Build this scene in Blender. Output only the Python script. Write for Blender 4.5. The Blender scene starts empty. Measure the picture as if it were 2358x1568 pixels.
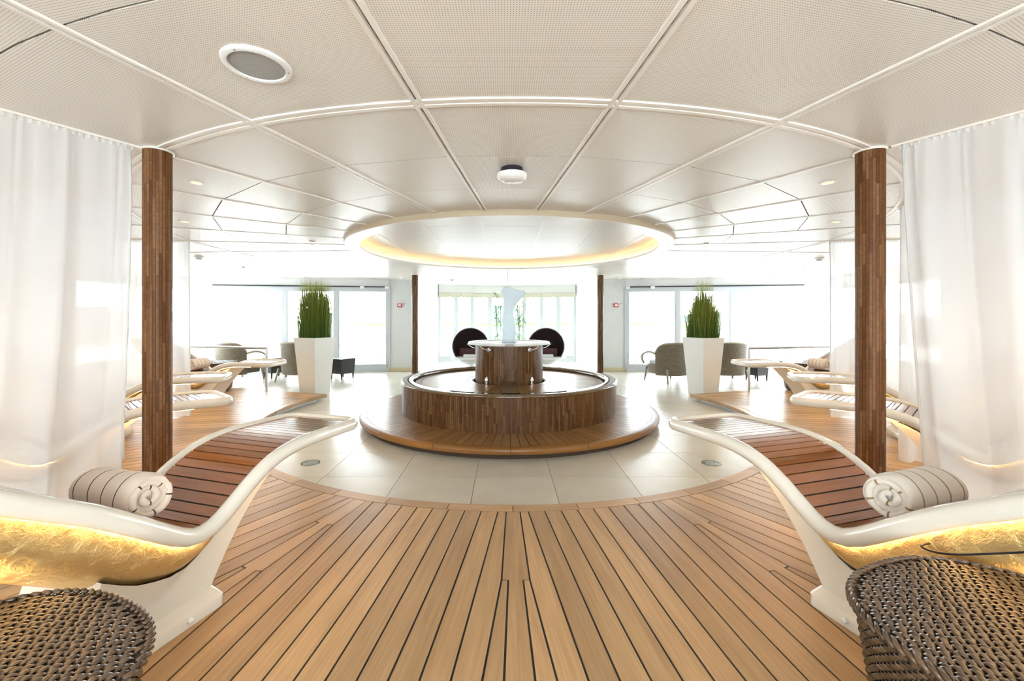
import bpy, math, random
from math import sin, cos, pi, radians as R, sqrt, atan2, hypot
from mathutils import Vector, Matrix
random.seed(7)
S = bpy.context.scene
COL = S.collection

# ------------------------------------------------------------------ camera, sky, exposure
F, CX, CY = 977.0, 1164.0, 732.7            # focal length and principal point in photo pixels
CAM = Vector((-0.049, -5.996, 1.35))
cd = bpy.data.cameras.new('camera'); cam = bpy.data.objects.new('camera', cd); COL.objects.link(cam)
cam.location = CAM; cam.rotation_euler = (R(90), 0, 0)
cd.sensor_width = 36; cd.lens = 36 * F / 2358
cd.shift_x = (1179 - CX) / 2358; cd.shift_y = -(784 - CY) / 2358
cd.clip_start = 0.05; cd.clip_end = 300
S.camera = cam

W = bpy.data.worlds.new('sky'); S.world = W; W.use_nodes = True
bg = W.node_tree.nodes['Background']
bg.inputs['Color'].default_value = (0.86, 0.94, 1.0, 1)
bg.inputs['Strength'].default_value = 7.0
S.view_settings.view_transform = 'Standard'
S.view_settings.look = 'None'
S.view_settings.gamma = 1
S.view_settings.use_curve_mapping = False
S.view_settings.exposure = 1.48
cy = S.cycles
cy.max_bounces = 5; cy.diffuse_bounces = 3; cy.glossy_bounces = 3; cy.transmission_bounces = 3; cy.transparent_max_bounces = 8
cy.adaptive_threshold = 0.2; cy.adaptive_min_samples = 16


def P(px, py, z):
    """photo pixel -> point of the horizontal plane at height z"""
    Z = F * (CAM.z - z) / (py - CY)
    return Vector(((px - CX) * Z / F + CAM.x, Z + CAM.y, z))


def PD(px, Y):
    """photo column -> x at depth Y"""
    return (px - CX) * (Y - CAM.y) / F + CAM.x


# ------------------------------------------------------------------ materials
def newmat(name):
    m = bpy.data.materials.new(name); m.use_nodes = True
    nt = m.node_tree
    b = nt.nodes['Principled BSDF']
    return m, nt, b


def N(nt, typ, **kw):
    n = nt.nodes.new(typ)
    for k, v in kw.items():
        if k.startswith('i_'):
            key = k[2:]
            n.inputs[int(key) if key.isdigit() else key].default_value = v
        else:
            setattr(n, k, v)
    return n


def L(nt, a, b):
    nt.links.new(a, b)


def plain(name, col, rough=0.5, metal=0.0, spec=0.5, coat=0.0, bump=0.0, bscale=40.0, emit=None, estr=0.0):
    m, nt, b = newmat(name)
    b.inputs['Base Color'].default_value = (*col, 1)
    b.inputs['Roughness'].default_value = rough
    b.inputs['Metallic'].default_value = metal
    b.inputs['Specular IOR Level'].default_value = spec
    b.inputs['Coat Weight'].default_value = coat
    b.inputs['Coat Roughness'].default_value = 0.08
    if bump:
        tc = N(nt, 'ShaderNodeTexCoord'); n = N(nt, 'ShaderNodeTexNoise', i_Scale=bscale, i_Detail=4.0)
        bp = N(nt, 'ShaderNodeBump', i_Strength=bump, i_Distance=0.01)
        L(nt, tc.outputs['Object'], n.inputs['Vector']); L(nt, n.outputs['Fac'], bp.inputs['Height'])
        L(nt, bp.outputs['Normal'], b.inputs['Normal'])
    if emit:
        b.inputs['Emission Color'].default_value = (*emit, 1)
        b.inputs['Emission Strength'].default_value = estr
    return m


def mixcol(nt, fac, a, b, typ='MIX'):
    n = N(nt, 'ShaderNodeMix', data_type='RGBA', blend_type=typ)
    for sock, v in ((0, fac), (6, a), (7, b)):
        if hasattr(v, 'is_linked'):
            L(nt, v, n.inputs[sock])
        else:
            n.inputs[sock].default_value = v
    return n.outputs[2]


def wood(name, c1, c2, rough=0.4, coat=0.0, var=0.35, gscale=(2.5, 70.0), bump=0.08, attr=None):
    """grain along U of the UV map (metres); tone differs from piece to piece"""
    m, nt, b = newmat(name)
    uv = N(nt, 'ShaderNodeUVMap')
    if attr:
        rn = N(nt, 'ShaderNodeAttribute', attribute_name=attr).outputs['Fac']
    else:
        rn = N(nt, 'ShaderNodeObjectInfo').outputs['Random']
    mul = N(nt, 'ShaderNodeMath', operation='MULTIPLY', i_1=57.0); L(nt, rn, mul.inputs[0])
    cmb = N(nt, 'ShaderNodeCombineXYZ'); L(nt, mul.outputs[0], cmb.inputs[0]); L(nt, mul.outputs[0], cmb.inputs[1])
    mp = N(nt, 'ShaderNodeMapping'); mp.inputs['Scale'].default_value = (gscale[0], gscale[1], 1)
    L(nt, uv.outputs['UV'], mp.inputs['Vector'])
    L(nt, cmb.outputs[0], mp.inputs['Location'])
    n = N(nt, 'ShaderNodeTexNoise', i_Scale=1.0, i_Detail=5.0, i_Roughness=0.6)
    L(nt, mp.outputs[0], n.inputs['Vector'])
    mp2 = N(nt, 'ShaderNodeMapping'); mp2.inputs['Scale'].default_value = (1.2, 9, 1)
    L(nt, uv.outputs['UV'], mp2.inputs['Vector']); L(nt, cmb.outputs[0], mp2.inputs['Location'])
    n2 = N(nt, 'ShaderNodeTexNoise', i_Scale=1.0, i_Detail=2.0); L(nt, mp2.outputs[0], n2.inputs['Vector'])
    ad = N(nt, 'ShaderNodeMath', operation='MULTIPLY_ADD', i_1=0.55, i_2=0.0)
    L(nt, n.outputs['Fac'], ad.inputs[0])
    ad2 = N(nt, 'ShaderNodeMath', operation='MULTIPLY_ADD', i_1=0.45); L(nt, n2.outputs['Fac'], ad2.inputs[0]); L(nt, ad.outputs[0], ad2.inputs[2])
    rmp = N(nt, 'ShaderNodeMapRange', i_1=0.3, i_2=0.7); L(nt, ad2.outputs[0], rmp.inputs[0])
    c = mixcol(nt, rmp.outputs[0], (*c1, 1), (*c2, 1))
    vr = N(nt, 'ShaderNodeMapRange', i_3=1 - var / 2, i_4=1 + var / 2); L(nt, rn, vr.inputs[0])
    hs = N(nt, 'ShaderNodeHueSaturation'); L(nt, c, hs.inputs['Color']); L(nt, vr.outputs[0], hs.inputs['Value'])
    L(nt, hs.outputs[0], b.inputs['Base Color'])
    b.inputs['Roughness'].default_value = rough
    b.inputs['Specular IOR Level'].default_value = 0.4
    b.inputs['Coat Weight'].default_value = coat; b.inputs['Coat Roughness'].default_value = 0.06
    bp = N(nt, 'ShaderNodeBump', i_Strength=bump, i_Distance=0.004)
    L(nt, n.outputs['Fac'], bp.inputs['Height']); L(nt, bp.outputs['Normal'], b.inputs['Normal'])
    return m


def stone(name, c1, c2, c3, rough=0.35, attr=None, scale=60.0, coat=0.0):
    """brown travertine mosaic; tone differs per strip"""
    m, nt, b = newmat(name)
    tc = N(nt, 'ShaderNodeTexCoord')
    if attr:
        rn = N(nt, 'ShaderNodeAttribute', attribute_name=attr).outputs['Fac']
    else:
        rn = N(nt, 'ShaderNodeObjectInfo').outputs['Random']
    n = N(nt, 'ShaderNodeTexNoise', i_Scale=scale, i_Detail=5.0, i_Roughness=0.7)
    L(nt, tc.outputs['Object'], n.inputs['Vector'])
    ramp = N(nt, 'ShaderNodeValToRGB')
    e = ramp.color_ramp.elements
    e[0].position = 0.0; e[0].color = (*c1, 1); e[1].position = 1.0; e[1].color = (*c3, 1)
    x = e.new(0.55); x.color = (*c2, 1)
    L(nt, rn, ramp.inputs[0])
    mr = N(nt, 'ShaderNodeMapRange', i_1=0.3, i_2=0.7, i_3=0.65, i_4=1.3); L(nt, n.outputs['Fac'], mr.inputs[0])
    hs = N(nt, 'ShaderNodeHueSaturation'); L(nt, ramp.outputs[0], hs.inputs['Color']); L(nt, mr.outputs[0], hs.inputs['Value'])
    L(nt, hs.outputs[0], b.inputs['Base Color'])
    b.inputs['Roughness'].default_value = rough
    b.inputs['Specular IOR Level'].default_value = 0.5 if coat else 0.22
    b.inputs['Coat Weight'].default_value = coat; b.inputs['Coat Roughness'].default_value = 0.05
    return m


def perforated(name, col, hole, rough=0.3, pitch=0.0095, rad=0.21):
    m, nt, b = newmat(name)
    uv = N(nt, 'ShaderNodeUVMap')
    sc = N(nt, 'ShaderNodeVectorMath', operation='SCALE'); sc.inputs['Scale'].default_value = 1 / pitch
    L(nt, uv.outputs['UV'], sc.inputs[0])
    fr = N(nt, 'ShaderNodeVectorMath', operation='FRACTION'); L(nt, sc.outputs[0], fr.inputs[0])
    sb = N(nt, 'ShaderNodeVectorMath', operation='SUBTRACT'); sb.inputs[1].default_value = (0.5, 0.5, 0); L(nt, fr.outputs[0], sb.inputs[0])
    ln = N(nt, 'ShaderNodeVectorMath', operation='LENGTH'); L(nt, sb.outputs[0], ln.inputs[0])
    mr = N(nt, 'ShaderNodeMapRange', i_1=rad - 0.04, i_2=rad + 0.04, i_3=1.0, i_4=0.0); L(nt, ln.outputs['Value'], mr.inputs[0])
    c = mixcol(nt, mr.outputs[0], (*col, 1), (*hole, 1))
    L(nt, c, b.inputs['Base Color'])
    b.inputs['Roughness'].default_value = rough
    sp = N(nt, 'ShaderNodeMapRange', i_3=0.42, i_4=0.0); L(nt, mr.outputs[0], sp.inputs[0]); L(nt, sp.outputs[0], b.inputs['Specular IOR Level'])
    bp = N(nt, 'ShaderNodeBump', i_Strength=0.4, i_Distance=0.001, invert=True)
    L(nt, mr.outputs[0], bp.inputs['Height']); L(nt, bp.outputs['Normal'], b.inputs['Normal'])
    return m


def sheer(name, col, transp=0.35):
    m = bpy.data.materials.new(name); m.use_nodes = True
    nt = m.node_tree
    for n in list(nt.nodes):
        if n.type != 'OUTPUT_MATERIAL':
            nt.nodes.remove(n)
    out = nt.nodes['Material Output']
    d = N(nt, 'ShaderNodeBsdfDiffuse'); d.inputs['Color'].default_value = (*col, 1)
    t = N(nt, 'ShaderNodeBsdfTranslucent'); t.inputs['Color'].default_value = (*col, 1)
    tr = N(nt, 'ShaderNodeBsdfTransparent')
    m1 = N(nt, 'ShaderNodeMixShader', i_0=0.5); L(nt, d.outputs[0], m1.inputs[1]); L(nt, t.outputs[0], m1.inputs[2])
    m2 = N(nt, 'ShaderNodeMixShader'); m2.inputs[0].default_value = transp; L(nt, m1.outputs[0], m2.inputs[1]); L(nt, tr.outputs[0], m2.inputs[2])
    L(nt, m2.outputs[0], out.inputs[0])
    return m


def thin_glass(name, tint=(1, 1, 1), refl=0.06):
    m = bpy.data.materials.new(name); m.use_nodes = True
    nt = m.node_tree
    for n in list(nt.nodes):
        if n.type != 'OUTPUT_MATERIAL':
            nt.nodes.remove(n)
    out = nt.nodes['Material Output']
    tr = N(nt, 'ShaderNodeBsdfTransparent'); tr.inputs['Color'].default_value = (*tint, 1)
    g = N(nt, 'ShaderNodeBsdfGlossy'); g.inputs['Roughness'].default_value = 0.02
    mx = N(nt, 'ShaderNodeMixShader', i_0=refl); L(nt, tr.outputs[0], mx.inputs[1]); L(nt, g.outputs[0], mx.inputs[2])
    L(nt, mx.outputs[0], out.inputs[0])
    return m


def gold_leaf(name):
    m, nt, b = newmat(name)
    tc = N(nt, 'ShaderNodeTexCoord')
    n = N(nt, 'ShaderNodeTexNoise', i_Scale=28.0, i_Detail=6.0, i_Roughness=0.65, i_Distortion=0.6)
    L(nt, tc.outputs['Object'], n.inputs['Vector'])
    n2 = N(nt, 'ShaderNodeTexNoise', i_Scale=5.0, i_Detail=3.0); L(nt, tc.outputs['Object'], n2.inputs['Vector'])
    c = mixcol(nt, n2.outputs['Fac'], (0.66, 0.43, 0.15, 1), (0.92, 0.70, 0.34, 1))
    L(nt, c, b.inputs['Base Color'])
    b.inputs['Metallic'].default_value = 0.75; b.inputs['Roughness'].default_value = 0.33
    bp = N(nt, 'ShaderNodeBump', i_Strength=0.7, i_Distance=0.012)
    L(nt, n.outputs['Fac'], bp.inputs['Height']); L(nt, bp.outputs['Normal'], b.inputs['Normal'])
    return m


def striped_towel(name, base, stripe, pitch=0.075, width=0.07):
    m, nt, b = newmat(name)
    uv = N(nt, 'ShaderNodeUVMap'); sp = N(nt, 'ShaderNodeSeparateXYZ'); L(nt, uv.outputs[0], sp.inputs[0])
    dv = N(nt, 'ShaderNodeMath', operation='DIVIDE', i_1=pitch); L(nt, sp.outputs[0], dv.inputs[0])
    fr = N(nt, 'ShaderNodeMath', operation='FRACT'); L(nt, dv.outputs[0], fr.inputs[0])
    lt = N(nt, 'ShaderNodeMath', operation='LESS_THAN', i_1=width); L(nt, fr.outputs[0], lt.inputs[0])
    c = mixcol(nt, lt.outputs[0], (*base, 1), (*stripe, 1)); L(nt, c, b.inputs['Base Color'])
    b.inputs['Roughness'].default_value = 0.95; b.inputs['Specular IOR Level'].default_value = 0.1
    b.inputs['Sheen Weight'].default_value = 0.3
    tc = N(nt, 'ShaderNodeTexCoord'); n = N(nt, 'ShaderNodeTexNoise', i_Scale=220.0, i_Detail=3.0); L(nt, tc.outputs['Object'], n.inputs['Vector'])
    bp = N(nt, 'ShaderNodeBump', i_Strength=0.6, i_Distance=0.004); L(nt, n.outputs['Fac'], bp.inputs['Height']); L(nt, bp.outputs[0], b.inputs['Normal'])
    return m


def wickermat(name, c1, c2, rough=0.35, texture=True):
    m, nt, b = newmat(name)
    if texture:
        uv = N(nt, 'ShaderNodeUVMap')
        br = N(nt, 'ShaderNodeTexBrick', i_Scale=1.0)
        br.offset = 0.5
        br.inputs['Color1'].default_value = (*c1, 1); br.inputs['Color2'].default_value = (*c2, 1)
        br.inputs['Mortar'].default_value = (c1[0] * .22, c1[1] * .22, c1[2] * .22, 1)
        br.inputs['Brick Width'].default_value = 0.042; br.inputs['Row Height'].default_value = 0.018; br.inputs['Mortar Size'].default_value = 0.0032
        L(nt, uv.outputs[0], br.inputs['Vector'])
        L(nt, br.outputs['Color'], b.inputs['Base Color'])
        bp = N(nt, 'ShaderNodeBump', i_Strength=0.8, i_Distance=0.006, invert=True); L(nt, br.outputs['Fac'], bp.inputs['Height']); L(nt, bp.outputs[0], b.inputs['Normal'])
    else:
        at = N(nt, 'ShaderNodeAttribute', attribute_name='tone')
        c = mixcol(nt, at.outputs['Fac'], (*c1, 1), (*c2, 1)); L(nt, c, b.inputs['Base Color'])
    b.inputs['Roughness'].default_value = rough
    return m


def tilemat(name):
    m, nt, b = newmat(name)
    tc = N(nt, 'ShaderNodeTexCoord'); oi = N(nt, 'ShaderNodeObjectInfo')
    n = N(nt, 'ShaderNodeTexNoise', i_Scale=4.0, i_Detail=5.0); L(nt, tc.outputs['Object'], n.inputs['Vector'])
    c = mixcol(nt, n.outputs['Fac'], (0.60, 0.56, 0.47, 1), (0.74, 0.70, 0.61, 1))
    vr = N(nt, 'ShaderNodeMapRange', i_3=0.94, i_4=1.06); L(nt, oi.outputs['Random'], vr.inputs[0])
    hs = N(nt, 'ShaderNodeHueSaturation'); L(nt, c, hs.inputs['Color']); L(nt, vr.outputs[0], hs.inputs['Value'])
    L(nt, hs.outputs[0], b.inputs['Base Color'])
    b.inputs['Roughness'].default_value = 0.27
    n2 = N(nt, 'ShaderNodeTexNoise', i_Scale=130.0, i_Detail=2.0); L(nt, tc.outputs['Object'], n2.inputs['Vector'])
    bp = N(nt, 'ShaderNodeBump', i_Strength=0.12, i_Distance=0.003); L(nt, n2.outputs['Fac'], bp.inputs['Height']); L(nt, bp.outputs[0], b.inputs['Normal'])
    return m


M = dict(
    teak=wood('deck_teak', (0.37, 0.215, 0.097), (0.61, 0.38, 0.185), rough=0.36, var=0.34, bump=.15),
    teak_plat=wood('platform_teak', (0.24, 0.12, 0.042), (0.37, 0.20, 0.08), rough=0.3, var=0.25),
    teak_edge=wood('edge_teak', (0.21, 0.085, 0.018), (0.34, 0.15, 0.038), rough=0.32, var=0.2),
    slat=wood('varnished_slat', (0.19, 0.055, 0.011), (0.36, 0.12, 0.026), rough=0.3, coat=1.0, var=0.4, gscale=(3, 60)),
    caulk=plain('black_caulk', (0.012, 0.012, 0.013), 0.5),
    grout=plain('grout', (0.25, 0.22, 0.18), 0.9),
    tile=tilemat('floor_tile'),
    mosaic=stone('brown_mosaic', (0.075, 0.030, 0.009), (0.125, 0.056, 0.018), (0.19, 0.098, 0.042), 0.32, attr='tone'),
    mosaic_piece=stone('column_mosaic', (0.10, 0.035, 0.009), (0.15, 0.058, 0.016), (0.21, 0.10, 0.042), 0.5),
    cap=stone('polished_stone', (0.15, 0.09, 0.045), (0.15, 0.09, 0.045), (0.15, 0.09, 0.045), 0.09, scale=25, coat=0.6),
    stonematte=stone('honed_stone', (0.12, 0.068, 0.03), (0.12, 0.068, 0.03), (0.12, 0.068, 0.03), 0.55, scale=40),
    joint=plain('mosaic_joint', (0.055, 0.03, 0.015), 0.8),
    panel=perforated('perforated_panel', (0.80, 0.755, 0.69), (0.40, 0.345, 0.28), rad=0.2),
    panel_in=plain('plain_panel', (0.80, 0.80, 0.79), 0.4, spec=0.3),
    rail=plain('ceiling_rail', (0.84, 0.79, 0.72), 0.3),
    gapmat=plain('ceiling_gap', (0.22, 0.16, 0.11), 0.8),
    white=plain('white_paint', (0.82, 0.82, 0.80), 0.35),
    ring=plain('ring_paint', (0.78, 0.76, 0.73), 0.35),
    ring_shade=plain('ring_shade_beige', (0.52, 0.42, 0.29), 0.45, spec=.3),  # darker beige standing in for shade on the ring's outer face
    gelcoat=plain('cream_gelcoat', (0.76, 0.70, 0.60), 0.16, coat=0.5),
    gold=gold_leaf('gold_leaf'),
    curtain=sheer('sheer_voile', (0.86, 0.87, 0.89), 0.24),
    curtain_thin=sheer('thin_voile', (0.85, 0.86, 0.88), 0.5),
    curtain_top=sheer('gathered_voile', (0.93, 0.92, 0.90), 0.05),
    glass=thin_glass('window_glass', (0.98, 1.0, 1.0)),
    frame=plain('pale_aluminium', (0.56, 0.59, 0.61), 0.35),
    black=plain('black_metal', (0.015, 0.015, 0.016), 0.35),
    steel=plain('brushed_steel', (0.62, 0.64, 0.66), 0.25, metal=1.0),
    chrome=plain('chrome', (0.75, 0.75, 0.76), 0.1, metal=1.0),
    stucco=plain('pale_stucco', (0.66, 0.67, 0.66), 0.8, bump=0.5, bscale=90),
    skirting=plain('sand_stone', (0.60, 0.52, 0.33), 0.5),
    towel_a=striped_towel('beige_towel', (0.80, 0.66, 0.54), (0.07, 0.04, 0.025)),
    towel_b=striped_towel('cream_towel', (0.74, 0.66, 0.57), (0.33, 0.22, 0.11), width=0.1),
    planter=plain('white_planter', (0.80, 0.78, 0.72), 0.4),
    soil=plain('soil', (0.03, 0.02, 0.012), 0.95),
    wick_strand=wickermat('dark_strand', (0.045, 0.026, 0.016), (0.15, 0.088, 0.048), 0.2, texture=False),
    wick_dark=plain('dark_wicker', (0.03, 0.019, 0.012), 0.7),  # dark panels behind the weave, and the table legs
    wick_chair=wickermat('grey_wicker', (0.30, 0.235, 0.15), (0.20, 0.155, 0.10), 0.5),
    wick_table=wickermat('black_wicker', (0.035, 0.03, 0.027), (0.05, 0.042, 0.036), 0.4),
    wick_tube=plain('wicker_tube', (0.36, 0.31, 0.23), 0.5),
    cushion=plain('grey_cushion', (0.55, 0.56, 0.57), 0.9),
    brownlining=plain('dark_lining', (0.030, 0.014, 0.014), 0.85),
    browncush=plain('brown_cushion', (0.075, 0.03, 0.03), 0.9),
    whitecush=plain('white_cushion', (0.8, 0.8, 0.8), 0.9),
    ballshell=plain('ball_shell', (0.82, 0.82, 0.80), 0.25),
    red=plain('alarm_red', (0.62, 0.03, 0.06), 0.4),
    lampwarm=plain('warm_lamp', (1, 0.9, 0.7), 0.5, emit=(1.0, 0.50, 0.12), estr=1.1),
    ledwarm=plain('warm_led', (1, 0.85, 0.6), 0.5, emit=(1.0, 0.60, 0.16), estr=2.2),
    ledrim=plain('rim_led', (1, 0.85, 0.6), 0.5, emit=(1.0, 0.66, 0.32), estr=10.0),
    diffuser=plain('opal_diffuser', (0.78, 0.75, 0.71), 0.2),
    grille=perforated('speaker_grille', (0.42, 0.41, 0.39), (0.12, 0.12, 0.12), 0.4, pitch=0.005, rad=0.27),
    bamboo=plain('bamboo_cane', (0.25, 0.24, 0.10), 0.5),
    outdeck=plain('outer_deck', (0.80, 0.78, 0.74), 0.7),
    hill=plain('far_hill', (0.05, 0.075, 0.07), 0.95, bump=1.0, bscale=0.4),
    blind=plain('folded_blind', (0.62, 0.60, 0.46), 0.8),
    sunbed=plain('sunbed_blue', (0.52, 0.62, 0.80), 0.7),
)


def attr_leaf(name, c1, c2, c3):
    m, nt, b = newmat(name)
    at = N(nt, 'ShaderNodeAttribute', attribute_name='tone')
    ramp = N(nt, 'ShaderNodeValToRGB'); e = ramp.color_ramp.elements
    e[0].color = (*c1, 1); e[1].color = (*c3, 1); x = e.new(0.5); x.color = (*c2, 1)
    L(nt, at.outputs['Fac'], ramp.inputs[0]); L(nt, ramp.outputs[0], b.inputs['Base Color'])
    b.inputs['Roughness'].default_value = 0.55
    t = N(nt, 'ShaderNodeBsdfTranslucent'); L(nt, ramp.outputs[0], t.inputs['Color'])
    mx = N(nt, 'ShaderNodeMixShader', i_0=0.4); L(nt, b.outputs[0], mx.inputs[1]); L(nt, t.outputs[0], mx.inputs[2]); L(nt, mx.outputs[0], nt.nodes['Material Output'].inputs[0])
    return m


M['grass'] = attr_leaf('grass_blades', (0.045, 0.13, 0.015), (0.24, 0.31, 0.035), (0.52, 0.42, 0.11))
M['leaf'] = attr_leaf('bamboo_leaf', (0.03, 0.14, 0.03), (0.07, 0.25, 0.05), (0.14, 0.34, 0.09))


def icemat():
    m = bpy.data.materials.new('frosted_ice'); m.use_nodes = True
    nt = m.node_tree; b = nt.nodes['Principled BSDF']; out = nt.nodes['Material Output']
    b.inputs['Base Color'].default_value = (0.84, 0.92, 0.96, 1); b.inputs['Roughness'].default_value = 0.25
    tc = N(nt, 'ShaderNodeTexCoord'); n = N(nt, 'ShaderNodeTexNoise', i_Scale=14.0, i_Detail=5.0); L(nt, tc.outputs['Object'], n.inputs['Vector'])
    bp = N(nt, 'ShaderNodeBump', i_Strength=0.8, i_Distance=0.03); L(nt, n.outputs['Fac'], bp.inputs['Height']); L(nt, bp.outputs[0], b.inputs['Normal'])
    t = N(nt, 'ShaderNodeBsdfTranslucent'); t.inputs['Color'].default_value = (0.84, 0.94, 0.98, 1)
    mx = N(nt, 'ShaderNodeMixShader', i_0=0.5); L(nt, b.outputs[0], mx.inputs[1]); L(nt, t.outputs[0], mx.inputs[2]); L(nt, mx.outputs[0], out.inputs[0])
    return m


M['ice'] = icemat()


# ------------------------------------------------------------------ mesh builder
class MB:
    def __init__(s):
        s.v, s.f, s.uv, s.t = [], [], [], []

    def add(s, vs, fs, uvs=None, tone=0.0):
        o = len(s.v)
        s.v += [tuple(x) for x in vs]
        s.uv += list(uvs) if uvs else [(x[0], x[1]) for x in vs]
        s.t += [tone] * len(vs)
        s.f += [tuple(i + o for i in f) for f in fs]

    def box(s, c, d, rz=0.0, tone=0.0, taper=1.0):
        x, y, z = d[0] / 2, d[1] / 2, d[2] / 2
        vs = []
        for sz in (-1, 1):
            k = 1.0 if sz > 0 else taper
            for sx, sy in ((-1, -1), (1, -1), (1, 1), (-1, 1)):
                a, b = sx * x * k, sy * y * k
                vs.append((c[0] + a * cos(rz) - b * sin(rz), c[1] + a * sin(rz) + b * cos(rz), c[2] + sz * z))
        uvs = [(v[0] + v[1], v[2]) for v in vs]
        s.add(vs, [(3, 2, 1, 0), (4, 5, 6, 7), (0, 1, 5, 4), (1, 2, 6, 5), (2, 3, 7, 6), (3, 0, 4, 7)], uvs, tone)

    def bar(s, a, b, w, h, up=(0, 0, 1)):
        a, b = Vector(a), Vector(b); t = (b - a).normalized(); u = Vector(up)
        if abs(t.dot(u)) > .99: u = Vector((1, 0, 0))
        x = t.cross(u).normalized() * w / 2; y = x.cross(t).normalized() * h / 2
        vs = [p + q for p in (a, b) for q in (-x - y, x - y, x + y, -x + y)]
        s.add(vs, [(3, 2, 1, 0), (4, 5, 6, 7), (0, 1, 5, 4), (1, 2, 6, 5), (2, 3, 7, 6), (3, 0, 4, 7)])

    def prism(s, poly, z0, z1, uvf=None, tone=0.0):
        n = len(poly)
        vs = [(p[0], p[1], z0) for p in poly] + [(p[0], p[1], z1) for p in poly]
        uvs = [uvf(v) for v in vs] if uvf else None
        s.add(vs, [tuple(range(n - 1, -1, -1)), tuple(range(n, 2 * n))] + [(i, (i + 1) % n, n + (i + 1) % n, n + i) for i in range(n)], uvs, tone)

    def lathe(s, prof, n=48, c=(0, 0, 0), a0=0.0, a1=2 * pi, close=False):
        """prof: (r,z) list, revolved about z"""
        full = abs(a1 - a0 - 2 * pi) < 1e-6
        m = n if full else n + 1
        vs, uvs = [], []
        for i in range(m):
            a = a0 + (a1 - a0) * i / n
            for (r, z) in prof:
                vs.append((c[0] + r * cos(a), c[1] + r * sin(a), c[2] + z)); uvs.append((a * max(r, .01), z))
        k = len(prof); fs = []
        for i in range(n):
            j = (i + 1) % m
            for q in range(k if close else k - 1):
                q2 = (q + 1) % k
                fs.append((i * k + q, j * k + q, j * k + q2, i * k + q2))
        s.add(vs, fs, uvs)

    def tube(s, path, r, n=8, closed=False, caps=True, ry=None, up=None, tone=0.0):
        path = [Vector(p) for p in path]; m = len(path)
        rs = r if isinstance(r, (list, tuple)) else [r] * m
        vs, uvs = [], []; prev = None; dist = 0
        for i, p in enumerate(path):
            a = path[(i - 1) % m] if (closed or i > 0) else p
            b = path[(i + 1) % m] if (closed or i < m - 1) else p
            t = (b - a).normalized()
            if up is not None:
                x = t.cross(Vector(up))
            elif prev is None:
                x = t.cross(Vector((0, 0, 1)) if abs(t.z) < .9 else Vector((1, 0, 0)))
            else:
                x = prev - t * prev.dot(t)
            x.normalize(); y = x.cross(t).normalized(); prev = x
            if i: dist += (p - path[i - 1]).length
            for k in range(n):
                q = 2 * pi * k / n
                vs.append(p + x * cos(q) * rs[i] + y * sin(q) * (rs[i] if ry is None else ry)); uvs.append((dist, q * rs[i]))
        fs = []
        for i in range(m if closed else m - 1):
            j = (i + 1) % m
            for k in range(n):
                fs.append((i * n + k, i * n + (k + 1) % n, j * n + (k + 1) % n, j * n + k))
        if caps and not closed:
            fs.append(tuple(range(n - 1, -1, -1))); fs.append(tuple((m - 1) * n + k for k in range(n)))
        s.add(vs, fs, uvs, tone)

    def grid(s, fn, nu, nv, uvf=None, tone=0.0, wrap=False):
        vs, uvs = [], []
        for i in range(nu + 1):
            for j in range(nv + 1):
                vs.append(fn(i / nu, j / nv)); uvs.append(uvf(i / nu, j / nv) if uvf else (i / nu, j / nv))
        fs = [(i * (nv + 1) + j, (i + 1) * (nv + 1) + j, (i + 1) * (nv + 1) + j + 1, i * (nv + 1) + j + 1) for i in range(nu) for j in range(nv)]
        s.add(vs, fs, uvs, tone)

    def mesh(s, name, smooth=False, sharp=None):
        me = bpy.data.meshes.new(name)
        me.from_pydata(s.v, [], s.f)
        ul = me.uv_layers.new(name='UVMap')
        vi = [0] * len(me.loops); me.loops.foreach_get('vertex_index', vi)
        flat = []
        for i in vi: flat += s.uv[i]
        ul.data.foreach_set('uv', flat)
        if any(s.t):
            at = me.attributes.new('tone', 'FLOAT', 'POINT'); at.data.foreach_set('value', s.t)
        if smooth:
            me.polygons.foreach_set('use_smooth', [True] * len(me.polygons))
            if sharp:
                me.set_sharp_from_angle(angle=R(sharp))
        me.update()
        return me

    def build(s, name, mat, parent=None, smooth=False, sharp=None, kind=None, label=None):
        o = bpy.data.objects.new(name, s.mesh(name, smooth, sharp)); COL.objects.link(o)
        o.data.materials.append(M[mat] if isinstance(mat, str) else mat)
        if parent: o.parent = parent
        if kind: o['kind'] = kind
        if label: o['label'] = label
        return o


def inst(name, me, parent, loc=(0, 0, 0), rz=0.0):
    o = bpy.data.objects.new(name, me); COL.objects.link(o); o.parent = parent
    o.location = loc; o.rotation_euler = (0, 0, rz)
    return o


def tag(o, label, cat, group=None):
    o['label'] = label; o['category'] = cat
    if group: o['group'] = group
    return o


def thing(name, label, cat, loc=(0, 0, 0), rz=0.0, group=None):
    o = bpy.data.objects.new(name, None); COL.objects.link(o); o.empty_display_size = .1
    o.location = loc; o.rotation_euler = (0, 0, rz)
    return tag(o, label, cat, group)


def struct(o, label=None):
    o['kind'] = 'structure'
    if label: o['label'] = label
    return o


def copy_tree(o, parent=None):
    c = o.copy(); COL.objects.link(c); c.parent = parent
    for ch in list(o.children):
        copy_tree(ch, c)
    return c


def pol(r, deg):
    """polar about the fountain: 0 deg points to the camera, positive to the right"""
    a = R(deg); return (r * sin(a), -r * cos(a))


U = 1.25
CEIL = 2.33
DECK = 0.10
RIN, RB = 2.523 * U, 2.599 * U       # deck inner edge and border joint
RC = 3.27 * U                        # circle of the columns
DEND = 108.4

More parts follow.
